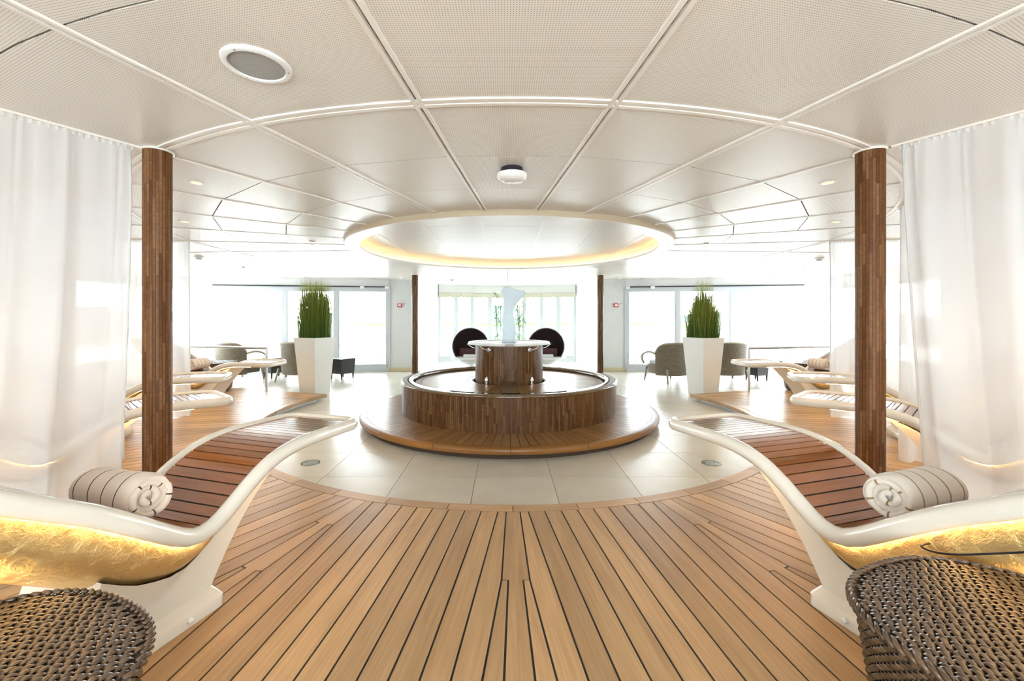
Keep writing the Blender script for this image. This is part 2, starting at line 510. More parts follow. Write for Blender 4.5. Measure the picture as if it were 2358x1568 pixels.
# ------------------------------------------------------------------ floor tiles
fl = MB(); fl.box((0, -0.7, -0.054), (15.6, 15.6, 0.1))
floor = struct(fl.build('floor', 'grout'), 'pale stone tile floor')
TP = 0.646; g = 0.0022
tm = MB(); h = TP / 2 - g
tm.prism([(-h, -h), (h, -h), (h, h), (-h, h)], -0.012, 0)
tme = tm.mesh('tile'); tme.materials.append(M['tile'])
for i in range(-13, 14):
    for j in range(-9, 15):
        x, y = 0.02 + TP * i, -1.74 + TP * (j + .5)
        r = hypot(x, y); a = abs(math.degrees(atan2(x, -y)))
        if abs(x) > 7.2 or y > 6.6 or (y > 4.9 and abs(x) > 2.3): continue
        if r < 1.35: continue
        if r > RIN + .42 and a < DEND - 3: continue
        inst('tile', tme, floor, (x, y, 0))

# ------------------------------------------------------------------ teak deck
dk = MB(); ROUT = 6.9
seg = 72
ring_in = [pol(RIN + .004, -DEND + 2 * DEND * i / seg) for i in range(seg + 1)]
ring_out = [pol(ROUT, -DEND + 2 * DEND * i / seg) for i in range(seg + 1)]
for i in range(seg):
    dk.prism([ring_in[i], ring_out[i], ring_out[i + 1], ring_in[i + 1]], 0.056, DECK - 0.004)
deck = struct(dk.build('floor_deck', 'caulk'), 'raised teak deck around the fountain')
pl = MB()
for i in range(seg):
    a0, a1 = (-DEND + 2.5 + 2 * (DEND - 2.5) * (i + k) / seg for k in (0, 1))
    pl.prism([pol(RIN + .08, a0), pol(ROUT, a0), pol(ROUT, a1), pol(RIN + .08, a1)], 0.0, 0.057)
pl.build('plinth', 'white', deck)
# curved front edge pieces and border
nb = 28
for i in range(nb):
    a0 = -DEND + 2 * DEND * i / nb; a1 = -DEND + 2 * DEND * (i + 1) / nb
    b = MB(); gp = 0.05
    inn = [pol(RIN, a0 + gp + (a1 - a0 - 2 * gp) * k / 6) for k in range(7)]
    out = [pol(RB - .003, a0 + gp + (a1 - a0 - 2 * gp) * k / 6) for k in range(7)]
    for k in range(6):
        am = R((a0 + a1) / 2)
        b.prism([inn[k], inn[k + 1], out[k + 1], out[k]] if False else [inn[k], out[k], out[k + 1], inn[k + 1]], 0.05, DECK,
                uvf=lambda v, am=am: (atan2(v[0], -v[1]) * 3.2, hypot(v[0], v[1])))
    b.build('border_plank', 'teak', deck)


def clip(poly, a, b, c):
    """keep a*x+b*y<=c"""
    out = []
    for i in range(len(poly)):
        p, q = poly[i], poly[(i + 1) % len(poly)]
        dp, dq = a * p[0] + b * p[1] - c, a * q[0] + b * q[1] - c
        if dp <= 0: out.append(p)
        if dp * dq < 0:
            t = dp / (dp - dq); out.append((p[0] + t * (q[0] - p[0]), p[1] + t * (q[1] - p[1])))
    return out


PW, GAP, RMAX = 0.1078, 0.0044, 6.9
def sector(adir, alo, ahi, phase, khi=True, klo=True):
    """parallel planks running along adir (deg), between the seams alo and ahi; nibbed ends where they meet a seam"""
    tl, th = math.tan(R(adir - alo)), math.tan(R(ahi - adir))
    i0 = int((-ROUT * tl - phase) / PW) - 2; i1 = int((ROUT * th - phase) / PW) + 2
    c, s_ = cos(R(adir)), sin(R(adir))
    for i in range(i0, i1):
        v0, v1 = phase + PW * i, phase + PW * (i + 1)
        if abs(v0) > RB - .01 or abs(v1) > RB - .01: continue
        ra, rb = sqrt((RB + .003) ** 2 - v0 * v0), sqrt((RB + .003) ** 2 - v1 * v1)
        poly = [(ra, v0 + GAP), (RMAX, v0 + GAP), (RMAX, v1 - GAP), (rb, v1 - GAP)]
        for side, t, keep in ((1, th, khi), (-1, tl, klo)):
            va = v0 if side > 0 else -v1              # edge nearest the sector's middle
            if not keep:
                poly = clip(poly, -t, side, -.004); continue
            rn = (va + 0.068) / t if t > 1e-6 else 0
            stp = PW / t
            if va > 0 or rn > RB - 1.2:
                # nib start and king edge
                if rn > 0:
                    poly = clip(poly, -1, 0, -(rn + GAP))
                k = 0.032 / stp
                # side*v <= r*t - (0.036 + k*(r-rn))
                poly = clip(poly, -(t - k), side, -(0.036 - k * rn) - GAP)
            if len(poly) < 3: break
        if len(poly) < 3: continue
        w = [(r * s_ + v * c, -r * c + v * s_) for r, v in poly]
        if max(p[0] for p in poly) - min(p[0] for p in poly) < .05: continue
        b = MB(); b.prism(w, 0.07, DECK, uvf=lambda q: (q[0] * s_ - q[1] * c, q[0] * c + q[1] * s_))
        b.build('plank', 'teak', deck)
    # nib radii of both sides, for the king planks
    hi = sorted((phase + PW * i + 0.068) / th for i in range(-40, 60) if 0 < (phase + PW * i + .068) / th < ROUT)
    lo = sorted((-(phase + PW * (i + 1)) + 0.068) / tl for i in range(-60, 40) if 0 < (-(phase + PW * (i + 1)) + .068) / tl < ROUT)
    return lo, hi, PW / tl, PW / th


def king(aseam, nl, sl, nr, sr, dl=12.5, dr=12.5):
    """tapered filler plank with stepped edges along a seam; nl/nr = nib radii at its left/right"""
    def edge(nibs, step, dl_):
        e = []
        rs = [n for n in nibs if n > RB + .02]
        start = max([n for n in nibs if n <= RB + .02] + [RB - step * .5])
        e.append((RB + .004, 0.036 + 0.032 * (RB - start) / step - GAP))
        for n in rs:
            e += [(n - GAP, 0.068 - GAP), (n - GAP, 0.036 - GAP)] if n < RMAX - .1 else []
        last = max([n for n in nibs if n < RMAX - .1] + [start])
        e.append((RMAX, min(.068, 0.036 + 0.032 * (RMAX - last) / step) - GAP))
        return e
    def tf(e, d):
        # sector frame -> seam frame
        o = [(q / cos(R(d)) - w * sin(R(d)), w * cos(R(d))) for q, w in e]
        return [(RB + .004, o[0][1])] + o[1:]
    l, r = tf(edge(nl, sl, dl), dl), tf(edge(nr, sr, dr), dr)
    # angles far from the frame get plain planks
    poly = [(q, -w) for q, w in l] + [(q, w) for q, w in reversed(r)]
    c, s_ = cos(R(aseam)), sin(R(aseam))
    b = MB(); b.prism([(q * s_ + v * c, -q * c + v * s_) for q, v in poly], 0.07, DECK, uvf=lambda q: (q[0] * s_ - q[1] * c, q[0] * c + q[1] * s_))
    b.build('king_plank', 'teak', deck)


ph1 = -0.2567
def vphase(adir, aseam, want):
    """phase that puts a nib of the low seam at radius want"""
    t = math.tan(R(adir - aseam)); return -(want * t - 0.068)
secs = {}
secs[1] = sector(6.25, 0, 18.75, ph1)
want = next(n for n in secs[1][1] if n > RB)
ph2 = vphase(31.25, 18.75, want)
secs[2] = sector(31.25, 18.75, 43.75, ph2)
secs[3] = sector(56.25, 43.75, 68.75, ph2)
secs[4] = sector(81.25, 68.75, 93.75, ph2)
secs[5] = sector(104.0, 93.75, DEND, ph2, khi=False)


def sectorm(adir, alo, ahi, phase, klo=True, khi=True):
    return sector(adir, alo, ahi, phase, khi=khi, klo=klo)
# mirrored left half: phase of the mirrored strips
def mph(p): return -p - PW * 40
msec = {}
msec[1] = sector(-6.25, -18.75, 0, mph(ph1) % PW)
msec[2] = sector(-31.25, -43.75, -18.75, mph(ph2) % PW)
msec[3] = sector(-56.25, -68.75, -43.75, mph(ph2) % PW)
msec[4] = sector(-81.25, -93.75, -68.75, mph(ph2) % PW)
msec[5] = sector(-104.0, -DEND, -93.75, mph(ph2) % PW, klo=False)
king(0, msec[1][1], msec[1][3], secs[1][0], secs[1][2], 6.25, 6.25)
for k, a in ((1, 18.75), (2, 43.75), (3, 68.75), (4, 93.75)):
    king(a, secs[k][1], secs[k][3], secs[k + 1][0], secs[k + 1][2])
    king(-a, msec[k + 1][1], msec[k + 1][3], msec[k][0], msec[k][2])

# ------------------------------------------------------------------ ceiling
def rect_hit(a):
    dx, dy = sin(a), -cos(a)
    t = 1e9
    if dx > 1e-9: t = min(t, 7.9 / dx)
    if dx < -1e-9: t = min(t, -7.9 / dx)
    if dy > 1e-9: t = min(t, 7.3 / dy)
    if dy < -1e-9: t = min(t, -8.6 / dy)
    return (dx * t, dy * t)
cb = MB(); n = 120; RH = 2.065
for i in range(n):
    a0, a1 = 2 * pi * i / n, 2 * pi * (i + 1) / n
    cb.prism([(RH * sin(a0), -RH * cos(a0)), (RH * sin(a1), -RH * cos(a1)), rect_hit(a1), rect_hit(a0)], CEIL + .03, CEIL + .12)
ceiling = struct(cb.build('ceiling', 'gapmat'), 'perforated cream panel ceiling')


def inroom(x, y):
    return abs(x) < 7.7 and -8.4 < y and (y < 4.9 or (abs(x) < 2.3 and y < 6.9))


angs = [6.25 + 12.5 * k for k in range(8)]
angs = sorted([-a for a in angs] + angs)
rear = [93.75 + (360 - 187.5) * k / 14 for k in range(1, 14)]
angs = angs + rear + [angs[0] + 360]
rads = [1.743 * U, 2.25 * U, 2.76 * U, RC, 3.86 * U, 4.45 * U, 5.1 * U, 5.8 * U, 6.6 * U]
for a0, a1 in zip(angs[:-1], angs[1:]):
    am = R((a0 + a1) / 2)
    for r0, r1 in zip(rads[:-1], rads[1:]):
        cx, cy = (r0 + r1) / 2 * sin(am), -(r0 + r1) / 2 * cos(am)
        if not inroom(cx, cy): continue
        g = 0.0042; k = 1 if r1 < RC - .1 else (4 if r0 < 4.5 else 3)
        da0, da1 = math.degrees(g / r0), math.degrees(g / r1)
        ki = 1 if r0 < RC - .1 else 4; ko = 1 if r1 < RC - .1 else 4
        inn = [pol(r0 + g, a0 + da0 + (a1 - a0 - 2 * da0) * q / ki) for q in range(ki + 1)]
        out = [pol(r1 - g, a0 + da1 + (a1 - a0 - 2 * da1) * q / ko) for q in range(ko + 1)]
        b = MB()
        b.prism(inn[::-1] + out, CEIL, CEIL + .012, uvf=lambda v, am=am: (v[0] * cos(am) + v[1] * sin(am), v[0] * sin(am) - v[1] * cos(am)))
        b.build('ceiling_panel', 'panel', ceiling)
# rails
for a in (-18.75, -6.25, 6.25, 18.75):
    r0, r1 = 1.743 * U, 7.6
    for off, w in ((-.016, .018), (.016, .018)):
        b = MB(); c, s_ = cos(R(a)), sin(R(a))
        q = [(r0, off - w / 2), (r1, off - w / 2), (r1, off + w / 2), (r0, off + w / 2)]
        b.prism([(r * s_ + v * c, -r * c + v * s_) for r, v in q], CEIL - .009, CEIL + .002)
        b.build('rail', 'rail', ceiling)
for a in [q for q in angs[:16] if abs(q) > 20]:
    b = MB(); c, s_ = cos(R(a)), sin(R(a)); r0, r1 = 1.743 * U, 6.4
    b.prism([(r * s_ + v * c, -r * c + v * s_) for r, v in ((r0, -.0), (r1, -.0), (r1, .016), (r0, .016))], CEIL - .007, CEIL + .002); b.build('rail', 'rail', ceiling)
for rr, w, dz in ((RC - .02, .022, .008), (RC + .02, .022, .008), (RC, .03, .003)):
    b = MB(); b.lathe([(rr - w / 2, CEIL + .002), (rr - w / 2, CEIL - dz), (rr + w / 2, CEIL - dz), (rr + w / 2, CEIL + .002)], 140, a0=R(-90 - 100), a1=R(-90 + 100))
    b.build('curved_rail', 'rail', ceiling)
# suspended ring with cove light
RO, RI = 1.743 * U, 1.592 * U
ZB = CEIL - 0.058
rg = thing('ceiling_ring', 'white circular ceiling ring with warm cove light above the fountain', 'ceiling ring', (0, 0, 0))
b = MB()
b.lathe([(RO, CEIL + .01), (RO, ZB + .004), (RO - .004, ZB), (RI + .004, ZB), (RI, ZB + .004), (RI, ZB + .03), (RI + .01, ZB + .034), (RH - .012, ZB + .034), (RH - .012, CEIL + .075), (RH + .02, CEIL + .075), (RH + .02, CEIL + .01)], 160, close=True)
b.build('ring_body', 'ring', rg, smooth=True, sharp=30)
b = MB(); b.lathe([(RO + .001, CEIL + .004), (RO + .004, CEIL), (RO + .004, ZB + .008), (RO + .001, ZB + .003)], 160); b.build('ring_shade_band', 'ring_shade', rg, smooth=True, sharp=40)  # added band: shading of the ring's outer face put into its colour
b = MB()
b.tube([(cos(2 * pi * i / 120) * (RH - .032), sin(2 * pi * i / 120) * (RH - .032), ZB + .05) for i in range(120)], .011, 6, closed=True)
b.build('light_strip', 'ledwarm', rg, smooth=True)
# raised disc inside the ring: sector panels with white rails
zt = CEIL + .075
b = MB(); b.lathe([(0.001, zt + .02), (RH + .02, zt + .02), (RH + .02, zt + .06), (0.001, zt + .06)], 96); b.build('disc_backing', 'gapmat', ceiling)

for i in range(-4, 4):
    for j in range(-4, 4):
        x0, x1, y0, y1 = .025 + .67 * i + .335, .025 + .67 * (i + 1) + .335, -.06 + .70 * j + .32, -.06 + .70 * (j + 1) + .32
        q = [(x0 + .003, y0 + .003), (x1 - .003, y0 + .003), (x1 - .003, y1 - .003), (x0 + .003, y1 - .003)]
        for k in range(48):
            q = clip(q, cos(2 * pi * k / 48), sin(2 * pi * k / 48), RH - .008)
            if len(q) < 3: break
        if len(q) < 3 or max(p[0] for p in q) - min(p[0] for p in q) < .03: continue
        b = MB(); b.prism(q, zt, zt + .015); b.build('ceiling_panel', 'panel_in', ceiling)
for i in range(-3, 4):
    x = .025 + .67 * i + .335; hl = sqrt(max(0, (RH - .02) ** 2 - x * x))
    if hl < .2: continue
    b = MB(); b.box((x, 0, zt - .002), (.02, 2 * hl, .008)); b.build('rail', 'white', ceiling)

# ------------------------------------------------------------------ walls and windows
def wallbox(name, p0, p1, z0, z1, th=.12, mat='white', side=1):
    """wall from p0 to p1 (plan); thickness laid outward"""
    a, b_ = Vector((*p0, 0)), Vector((*p1, 0)); d = (b_ - a).normalized(); nrm = Vector((-d.y, d.x, 0)) * th * side
    m = MB(); m.prism([tuple(q[:2]) for q in (a, b_, b_ + nrm, a + nrm)] if side > 0 else [tuple(q[:2]) for q in (b_, a, a + nrm, b_ + nrm)], z0, z1)
    return struct(m.build(name, mat))


PORTALS = []
def portal(p0, p1, z0, z1, inward):
    a, b_ = Vector((*p0, 0)), Vector((*p1, 0))
    ld = bpy.data.lights.new('window_portal', 'AREA'); ld.shape = 'RECTANGLE'; ld.size = (b_ - a).length; ld.size_y = z1 - z0
    ld.cycles.is_portal = True
    o = bpy.data.objects.new('window_portal', ld); COL.objects.link(o)
    mid = (a + b_) / 2; inw = Vector((*inward, 0)).normalized()
    o.location = (mid.x - inw.x * .05, mid.y - inw.y * .05, (z0 + z1) / 2)
    o.rotation_euler = inw.to_track_quat('-Z', 'Z').to_euler()


def window(name, p0, p1, z0, z1, cuts, inward, lab, fw=.05, doors=()):
    """glazed front: frame, posts at the fractions in cuts, one pane per bay"""
    a, b_ = Vector((*p0, 0)), Vector((*p1, 0)); d = b_ - a; ln = d.length; d.normalize()
    w = MB()
    w.bar(a + Vector((0, 0, z1 - .04)), b_ + Vector((0, 0, z1 - .04)), .07, .08); w.bar(a + Vector((0, 0, z0 + .05)), b_ + Vector((0, 0, z0 + .05)), .07, .10)
    root = struct(w.build(name, 'frame'), lab)
    cs = [0.0] + list(cuts) + [1.0]
    for c in cs:
        p = a + d * (ln * c); m = MB(); m.bar(p + Vector((0, 0, z0)), p + Vector((0, 0, z1)), fw, .08, up=d); m.build('mullion', 'frame', root)
    for c0, c1 in zip(cs[:-1], cs[1:]):
        q0, q1 = a + d * (ln * c0 + fw / 2), a + d * (ln * c1 - fw / 2)
        m = MB(); nrm = Vector((-d.y, d.x, 0)) * .006
        m.prism([tuple((q0 - nrm)[:2]), tuple((q1 - nrm)[:2]), tuple((q1 + nrm)[:2]), tuple((q0 + nrm)[:2])], z0 + .1, z1 - .08)
        m.build('pane', 'glass', root)
        for zz in (z0 + .12, z1 - .1):
            pass
        m = MB()
        for q in (q0 + d * .02, q1 - d * .02): m.bar(q + Vector((0, 0, z0 + .1)), q + Vector((0, 0, z1 - .08)), .04, .05, up=d)
        m.bar(q0 + Vector((0, 0, z1 - .1)), q1 + Vector((0, 0, z1 - .1)), .05, .05); m.bar(q0 + Vector((0, 0, z0 + .14)), q1 + Vector((0, 0, z0 + .14)), .05, .10)
        m.build('sash', 'frame', root)
    portal(p0, p1, z0, z1, inward)
    return root


BX, BY = 3.02, 4.79        # where stone pier meets glazing
SX, SY = 7.30, 4.09        # outer end of the glazing
ZT = 2.14
AX, AY = 2.02, 6.5         # alcove corners
wx = lambda f: None
for sgn, nm, lr in ((-1, 'left', 'left'), (1, 'right', 'right')):
    p0, p1 = (sgn * BX, BY), (sgn * SX, SY)
    pxs = (775, 657, 530) if sgn < 0 else (1560, 1685, 1812)
    cuts = []
    for px in pxs:
        # intersect the viewing plane of the column with the wall line
        k = (px - CX) / F
        # x = CAM.x + k*(y-CAM.y);  wall: p0 + t*(p1-p0)
        dx, dy = p1[0] - p0[0], p1[1] - p0[1]
        t = (CAM.x + k * (p0[1] - CAM.y) - p0[0]) / (dx - k * dy)
        cuts.append(t)
    window('window_1' if sgn < 0 else 'window_2', p0, p1, 0, ZT, cuts, (sgn * -.16, -1) if False else (-sgn * .16, -1), 'white framed glass doors along the rear %s wall' % lr)
    wallbox('wall_back_%s_lintel' % nm, p0, p1, ZT + .02, CEIL + .02, .1, 'white', sgn)
    # dark door track
    d = Vector((p1[0] - p0[0], p1[1] - p0[1], 0)).normalized(); nr = Vector((0, -1, 0)) * .06
    tr = MB(); tr.bar(Vector((*p0, ZT - .0)) + nr, Vector((*p1, ZT - .0)) + nr, .04, .028)
    to = tr.build('door_track', 'black'); tag(to, 'dark sliding door track above the %s rear glass doors' % lr, 'track')
    for t in (.02, .62):
        cb_ = MB(); q = Vector((*p0, ZT - .02)) + d * (t if t < .1 else .62) + nr * 1.2; cb_.box(q, (.10, .05, .06), 0); cb_.build('track_bracket', 'white', to)
    # stone pier
    wallbox('wall_pier_%s' % nm, (sgn * BX, BY), (sgn * 2.30, BY), 0, CEIL + .02, .3, 'stucco', -1 if sgn > 0 else 1) if False else None
    m = MB(); m.box((sgn * (BX + 2.30) / 2, BY + .12, CEIL / 2), (BX - 2.30, .24, CEIL + .03)); struct(m.build('wall_pier_%s' % nm, 'stucco'), 'pale rough stone pier beside the %s glass doors' % lr)
    m = MB(); m.box((sgn * (BX + 2.30) / 2, BY - .012, .05), (BX - 2.30, .024, .10)); struct(m.build('baseboard_%s' % nm, 'skirting'))
    # alcove cheek
    m = MB(); m.prism([(sgn * 2.30, BY), (sgn * AX, AY), (sgn * (AX + .15), AY + .02), (sgn * 2.45, BY + .02)][::(1 if sgn < 0 else -1)], 0, CEIL + .02); struct(m.build('wall_alcove_%s' % nm, 'white'), 'white side wall of the window alcove')
    # side walls with windows
    xs = sgn * 7.62
    for k, (y0, y1) in enumerate(((1.4, 3.9),)):
        window('window_%d' % (3 + (0 if sgn < 0 else 1)), (xs, y0), (xs, y1), .35, ZT, (.5,), (-sgn, 0), 'tall side window behind the %s loungers' % lr)
    m = MB(); m.box((sgn * 7.66, -2.15, .17), (.12, 12.7, .36)); m.box((sgn * 7.66, -2.15, (ZT + CEIL) / 2 + .01), (.12, 12.7, CEIL - ZT + .02))
    m.box((sgn * 7.66, -3.575, CEIL / 2), (.12, 9.85, CEIL))
    m.box((sgn * 7.66, 4.03, CEIL / 2), (.12, .26, CEIL))
    struct(m.build('wall_%s' % nm, 'white'))
    m = MB(); m.prism([(sgn * SX, SY), (sgn * 7.72, SY), (sgn * 7.72, SY + .1), (sgn * SX, SY + .1)][::(1 if sgn > 0 else -1)], 0, CEIL + .02); struct(m.build('wall_corner_%s' % nm, 'white'))
# bow window of the alcove
bow = [(-AX, AY), (-1.05, AY + .34), (0, AY + .46), (1.05, AY + .34), (AX, AY)]
for k in range(4):
    a, b2 = bow[k], bow[k + 1]
    window('window_%d' % (5 + k), a, b2, 0.05, ZT - .02, (.5,), (-(a[0] + b2[0]) * .1, -1), 'bow window pane of the rear alcove', fw=.035)
m = MB()
for k in range(4):
    a, b2 = bow[k], bow[k + 1]; m.bar((*a, (ZT + CEIL) / 2), (*b2, (ZT + CEIL) / 2), .1, CEIL - ZT + .06)
struct(m.build('wall_back_alcove', 'white'))
bl = thing('folded_blind', 'folded beige blinds across the top of the alcove window', 'blind', (0, AY, ZT - .1))
for k in range(4):
    a, b2 = Vector((*bow[k], 0)), Vector((*bow[k + 1], 0))
    for q in range(3):
        m = MB(); s0, s1 = a.lerp(b2, q / 3 + .02), a.lerp(b2, (q + 1) / 3 - .02)
        off = Vector((0, -.10 - AY, 0))
        m.bar(s0 + off, s1 + off, .03, .11); m.bar(s0 + off + Vector((0, 0, -.065)), s1 + off + Vector((0, 0, -.065)), .04, .02)
        m.build('blind_fold', 'blind', bl)
# wall behind the camera, with windows
for k in range(3):
    x0 = -7.0 + 5.33 * k
    window('window_%d' % (9 + k), (x0, -8.45), (x0 + 3.3, -8.45), .35, ZT, (.33, .66), (0, 1), 'tall window in the front wall')
m = MB(); m.box((0, -8.5, .17), (15.3, .12, .36)); m.box((0, -8.5, (ZT + CEIL) / 2 + .01), (15.3, .12, CEIL - ZT + .02))
for x in (-2.685, 2.645): m.box((x, -8.5, CEIL / 2), (2.03, .12, CEIL))
for x in (-7.35, 7.3): m.box((x, -8.5, CEIL / 2), (.7, .12, CEIL))
struct(m.build('wall_front', 'white'))

# outside: open ship deck, rail, far shore
m = MB(); m.box((0, 11.5, -.10), (40, 13, .1)); struct(m.build('ground', 'outdeck'), 'pale open deck outside the windows')
m = MB()
for k in range(30):
    x = -70 + 140 * k / 29
    pass
m.grid(lambda u, v: (-90 + 180 * u, 60 + 25 * v, -8 + (10.6 + .9 * sin(u * 17) + .7 * sin(u * 41 + 1) + .5 * sin(u * 90)) * (1 - (1 - v) ** 2)), 90, 6)
struct(m.build('far_shore_1', 'hill', smooth=True), 'pale wooded shore in the distance')
rl = thing('ship_rail', 'outdoor ship rail with wooden top seen through the rear doors', 'railing', (0, 10.5, -.05))
m = MB(); m.bar((-14, 0, 1.15), (14, 0, 1.15), .12, .05); m.build('top_rail', 'teak_edge', rl)
for k in range(4):
    m = MB(); m.bar((-14, 0, .25 + .2 * k), (14, 0, .25 + .2 * k), .02, .02); m.build('rail_wire', 'white', rl)
for k in range(15):
    m = MB(); m.bar((-14 + 2 * k, 0, 0), (-14 + 2 * k, 0, 1.15), .05, .05); m.build('rail_post', 'white', rl)


def sunbed(x, y, label):
    t = thing('sunbed', label, 'sunbed', (x, y, -.05), R(90), 'sunbeds on the open deck')
    m = MB(); m.box((0, 0, .32), (.62, 1.2, .05)); m.bar((0, .6, .33), (0, 1.1, .62), .6, .05); m.build('mattress', 'sunbed', t)
    for sx in (-.27, .27):
        for sy in (-.5, .5):
            m = MB(); m.bar((sx, sy, 0), (sx, sy, .30), .04, .04); m.build('leg', 'frame', t)
for x, lb in ((-5.3, 'pale blue sunbed outside the left rear door'), (-3.2, 'pale blue sunbed outside beside the stone pier, left side'), (4.3, 'pale blue sunbed outside the right rear door')):
    sunbed(x, 6.3, lb)

# ------------------------------------------------------------------ fountain
def Zh(h): return CAM.z - h * U
ft = thing('fountain', 'round brown mosaic fountain with teak seat ring on a teak platform', 'fountain')
ZP = Zh(.985)
RP, RG = 1.60 * U, 1.531 * U
b = MB(); b.lathe([(RP - .07, 0), (RP - .07, ZP - .04)], 96); b.build('plinth', 'joint', ft)
b = MB(); b.lathe([(0.5, ZP - .006), (RP - .05, ZP - .006), (RP - .05, ZP - .05), (.5, ZP - .05)], 96, close=True); pb = b.build('platform', 'caulk', ft)
for k in range(16):
    b = MB(); a0 = 2 * pi * k / 16 + .0012; a1 = 2 * pi * (k + 1) / 16 - .0012
    b.lathe([(RG + .003, ZP - .012), (RG + .003, ZP), (RP - .018, ZP), (RP - .006, ZP - .006), (RP, ZP - .018), (RP, ZP - .052), (RP - .006, ZP - .06), (RP - .04, ZP - .06)], 8, a0=a0, a1=a1)
    for v in range(len(b.uv)): b.uv[v] = (atan2(b.v[v][1], b.v[v][0]) * 2, b.v[v][2] + hypot(b.v[v][0], b.v[v][1]))
    b.build('platform_edge', 'teak_edge', pb, smooth=True, sharp=40)
RW = 1.177 * U
def ringplanks(par, r0, r1, n, z0, z1, mat, gap=.0036, skip=None):
    for k in range(n):
        a = 360 * (k + .5) / n
        if skip and skip(a): continue
        c, s_ = cos(R(a)), sin(R(a))
        w0, w1 = r0 * pi / n - gap, r1 * pi / n - gap
        q = [(r0, -w0), (r1, -w1), (r1, w1), (r0, w0)]
        b = MB(); b.prism([(r * s_ + v * c, -r * c + v * s_) for r, v in q], z0, z1, uvf=lambda v, s_=s_, c=c: (v[0] * s_ - v[1] * c, v[0] * c + v[1] * s_))
        b.build('plank', mat, par)
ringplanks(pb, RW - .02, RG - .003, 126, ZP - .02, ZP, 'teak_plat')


def mosaic(par, name, r, z0, z1, n, lo, hi, gap=.0014, inner=False, a0=0.0, a1=2 * pi, cx=0.0, cy=0.0):
    """many narrow stone strips set on a drum; each strip is its own raised block"""
    b = MB(); rnd = random.Random(n * 7 + int(r * 100))
    for k in range(n):
        p0 = a0 + (a1 - a0) * k / n; p1 = a0 + (a1 - a0) * (k + 1) / n
        dg = gap / r; z = z0 - rnd.random() * hi
        while z < z1:
            ln = lo + (hi - lo) * rnd.random(); za, zb = max(z, z0), min(z + ln, z1)
            if zb - za > .004:
                d = rnd.random() * .0012; rr = r + .003 + d
                q = [(cx + r * cos(p0 + dg), cy + r * sin(p0 + dg)), (cx + r * cos(p1 - dg), cy + r * sin(p1 - dg)), (cx + rr * cos(p1 - dg), cy + rr * sin(p1 - dg)), (cx + rr * cos(p0 + dg), cy + rr * sin(p0 + dg))]
                zz = (za + gap / 2, zb - gap / 2)
                vs = [(x, y, zt_) for zt_ in zz for x, y in q]
                b.add(vs, [(2, 3, 7, 6), (0, 3, 2, 1), (4, 5, 6, 7), (1, 2, 6, 5), (3, 0, 4, 7)], tone=rnd.random() * .98 + .01)
            z += ln
    return b.build(name, 'mosaic', par, kind='stuff')


ZC = Zh(.66); ZCB = Zh(.686)
b = MB(); b.lathe([(RW - .006, ZP - .02), (RW - .006, ZCB + .01), (RW - .12, ZCB + .01), (RW - .12, ZP - .02)], 128, close=True); wl = b.build('basin_wall', 'joint', ft, smooth=True, sharp=40)
mosaic(wl, 'mosaic_strips', RW - .005, ZP, ZCB + .006, 360, .10, .42)
RCI = 1.055 * U
b = MB(); o = RW + .012
b.lathe([(RCI, ZCB), (RCI, ZC - .012), (RCI + .012, ZC), (o - .016, ZC), (o - .004, ZC - .006), (o, ZC - .018), (o - .004, ZCB + .004), (o - .012, ZCB)], 160, close=True)
b.build('cap_stone', 'cap', ft, smooth=True, sharp=50)
# teak seat inside
ZS = ZC - .045
b = MB(); b.lathe([(.50, ZS - .006), (RCI - .03, ZS - .006), (RCI - .03, ZS - .06), (.50, ZS - .06)], 96, close=True)
sb = b.build('seat_deck', 'caulk', ft)
b = MB(); b.lathe([(RCI + .02, ZP + .05), (RCI + .02, ZC - .02)], 96); b.build('inner_lining', 'joint', ft)
SLOT = 6.0
inslot = lambda a: (a < SLOT or a > 360 - SLOT)
def gapring(name, r0, r1):
    for k in range(20):
        a0, a1 = -90 + SLOT + (360 - 2 * SLOT) * k / 20, -90 + SLOT + (360 - 2 * SLOT) * (k + 1) / 20
        b = MB(); b.lathe([(r0, ZS - .02), (r0, ZS), (r1, ZS), (r1, ZS - .02)], 6, a0=R(a0 + .15), a1=R(a1 - .15), close=True)
        for v in range(len(b.uv)): b.uv[v] = (atan2(b.v[v][1], b.v[v][0]), hypot(b.v[v][0], b.v[v][1]))
        b.build(name, 'teak_plat', sb)
gapring('seat_border', .971 * U + .003, RCI - .025)
gapring('seat_inner_border', .416 * U, .474 * U - .003)
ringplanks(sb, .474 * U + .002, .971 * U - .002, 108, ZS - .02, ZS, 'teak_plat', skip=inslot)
# central drum
RD = .378 * U; ZD = Zh(.29)
b = MB(); b.lathe([(RD - .004, ZP - .02), (RD - .004, ZD)], 96); dm = b.build('drum', 'joint', ft, smooth=True)
mosaic(dm, 'mosaic_strips', RD - .003, ZP + .2, ZD, 116, .08, .30)
b = MB(); b.box((0, -(RD + RCI) / 2 - .02, ZC - .03), (.20, RCI - RD + .10, .06)); b.build('stone_channel', 'stonematte', ft)
RR = .462 * U; ZR = Zh(.262)
b = MB()
b.lathe([(.001, ZR - .012), (RR - .07, ZR - .012), (RR - .065, ZR), (RR - .01, ZR), (RR, ZR - .012), (RR, ZR - .026), (RR - .012, ZR - .036), (RD + .01, ZR - .040), (RD - .005, ZR - .05)], 120)
b.build('drum_rim', 'white', ft, smooth=True, sharp=35)
b = MB(); b.box((0, -RR + .012, ZR - .018), (.115, .07, .042)); b.build('spout_lip', 'cap', ft)
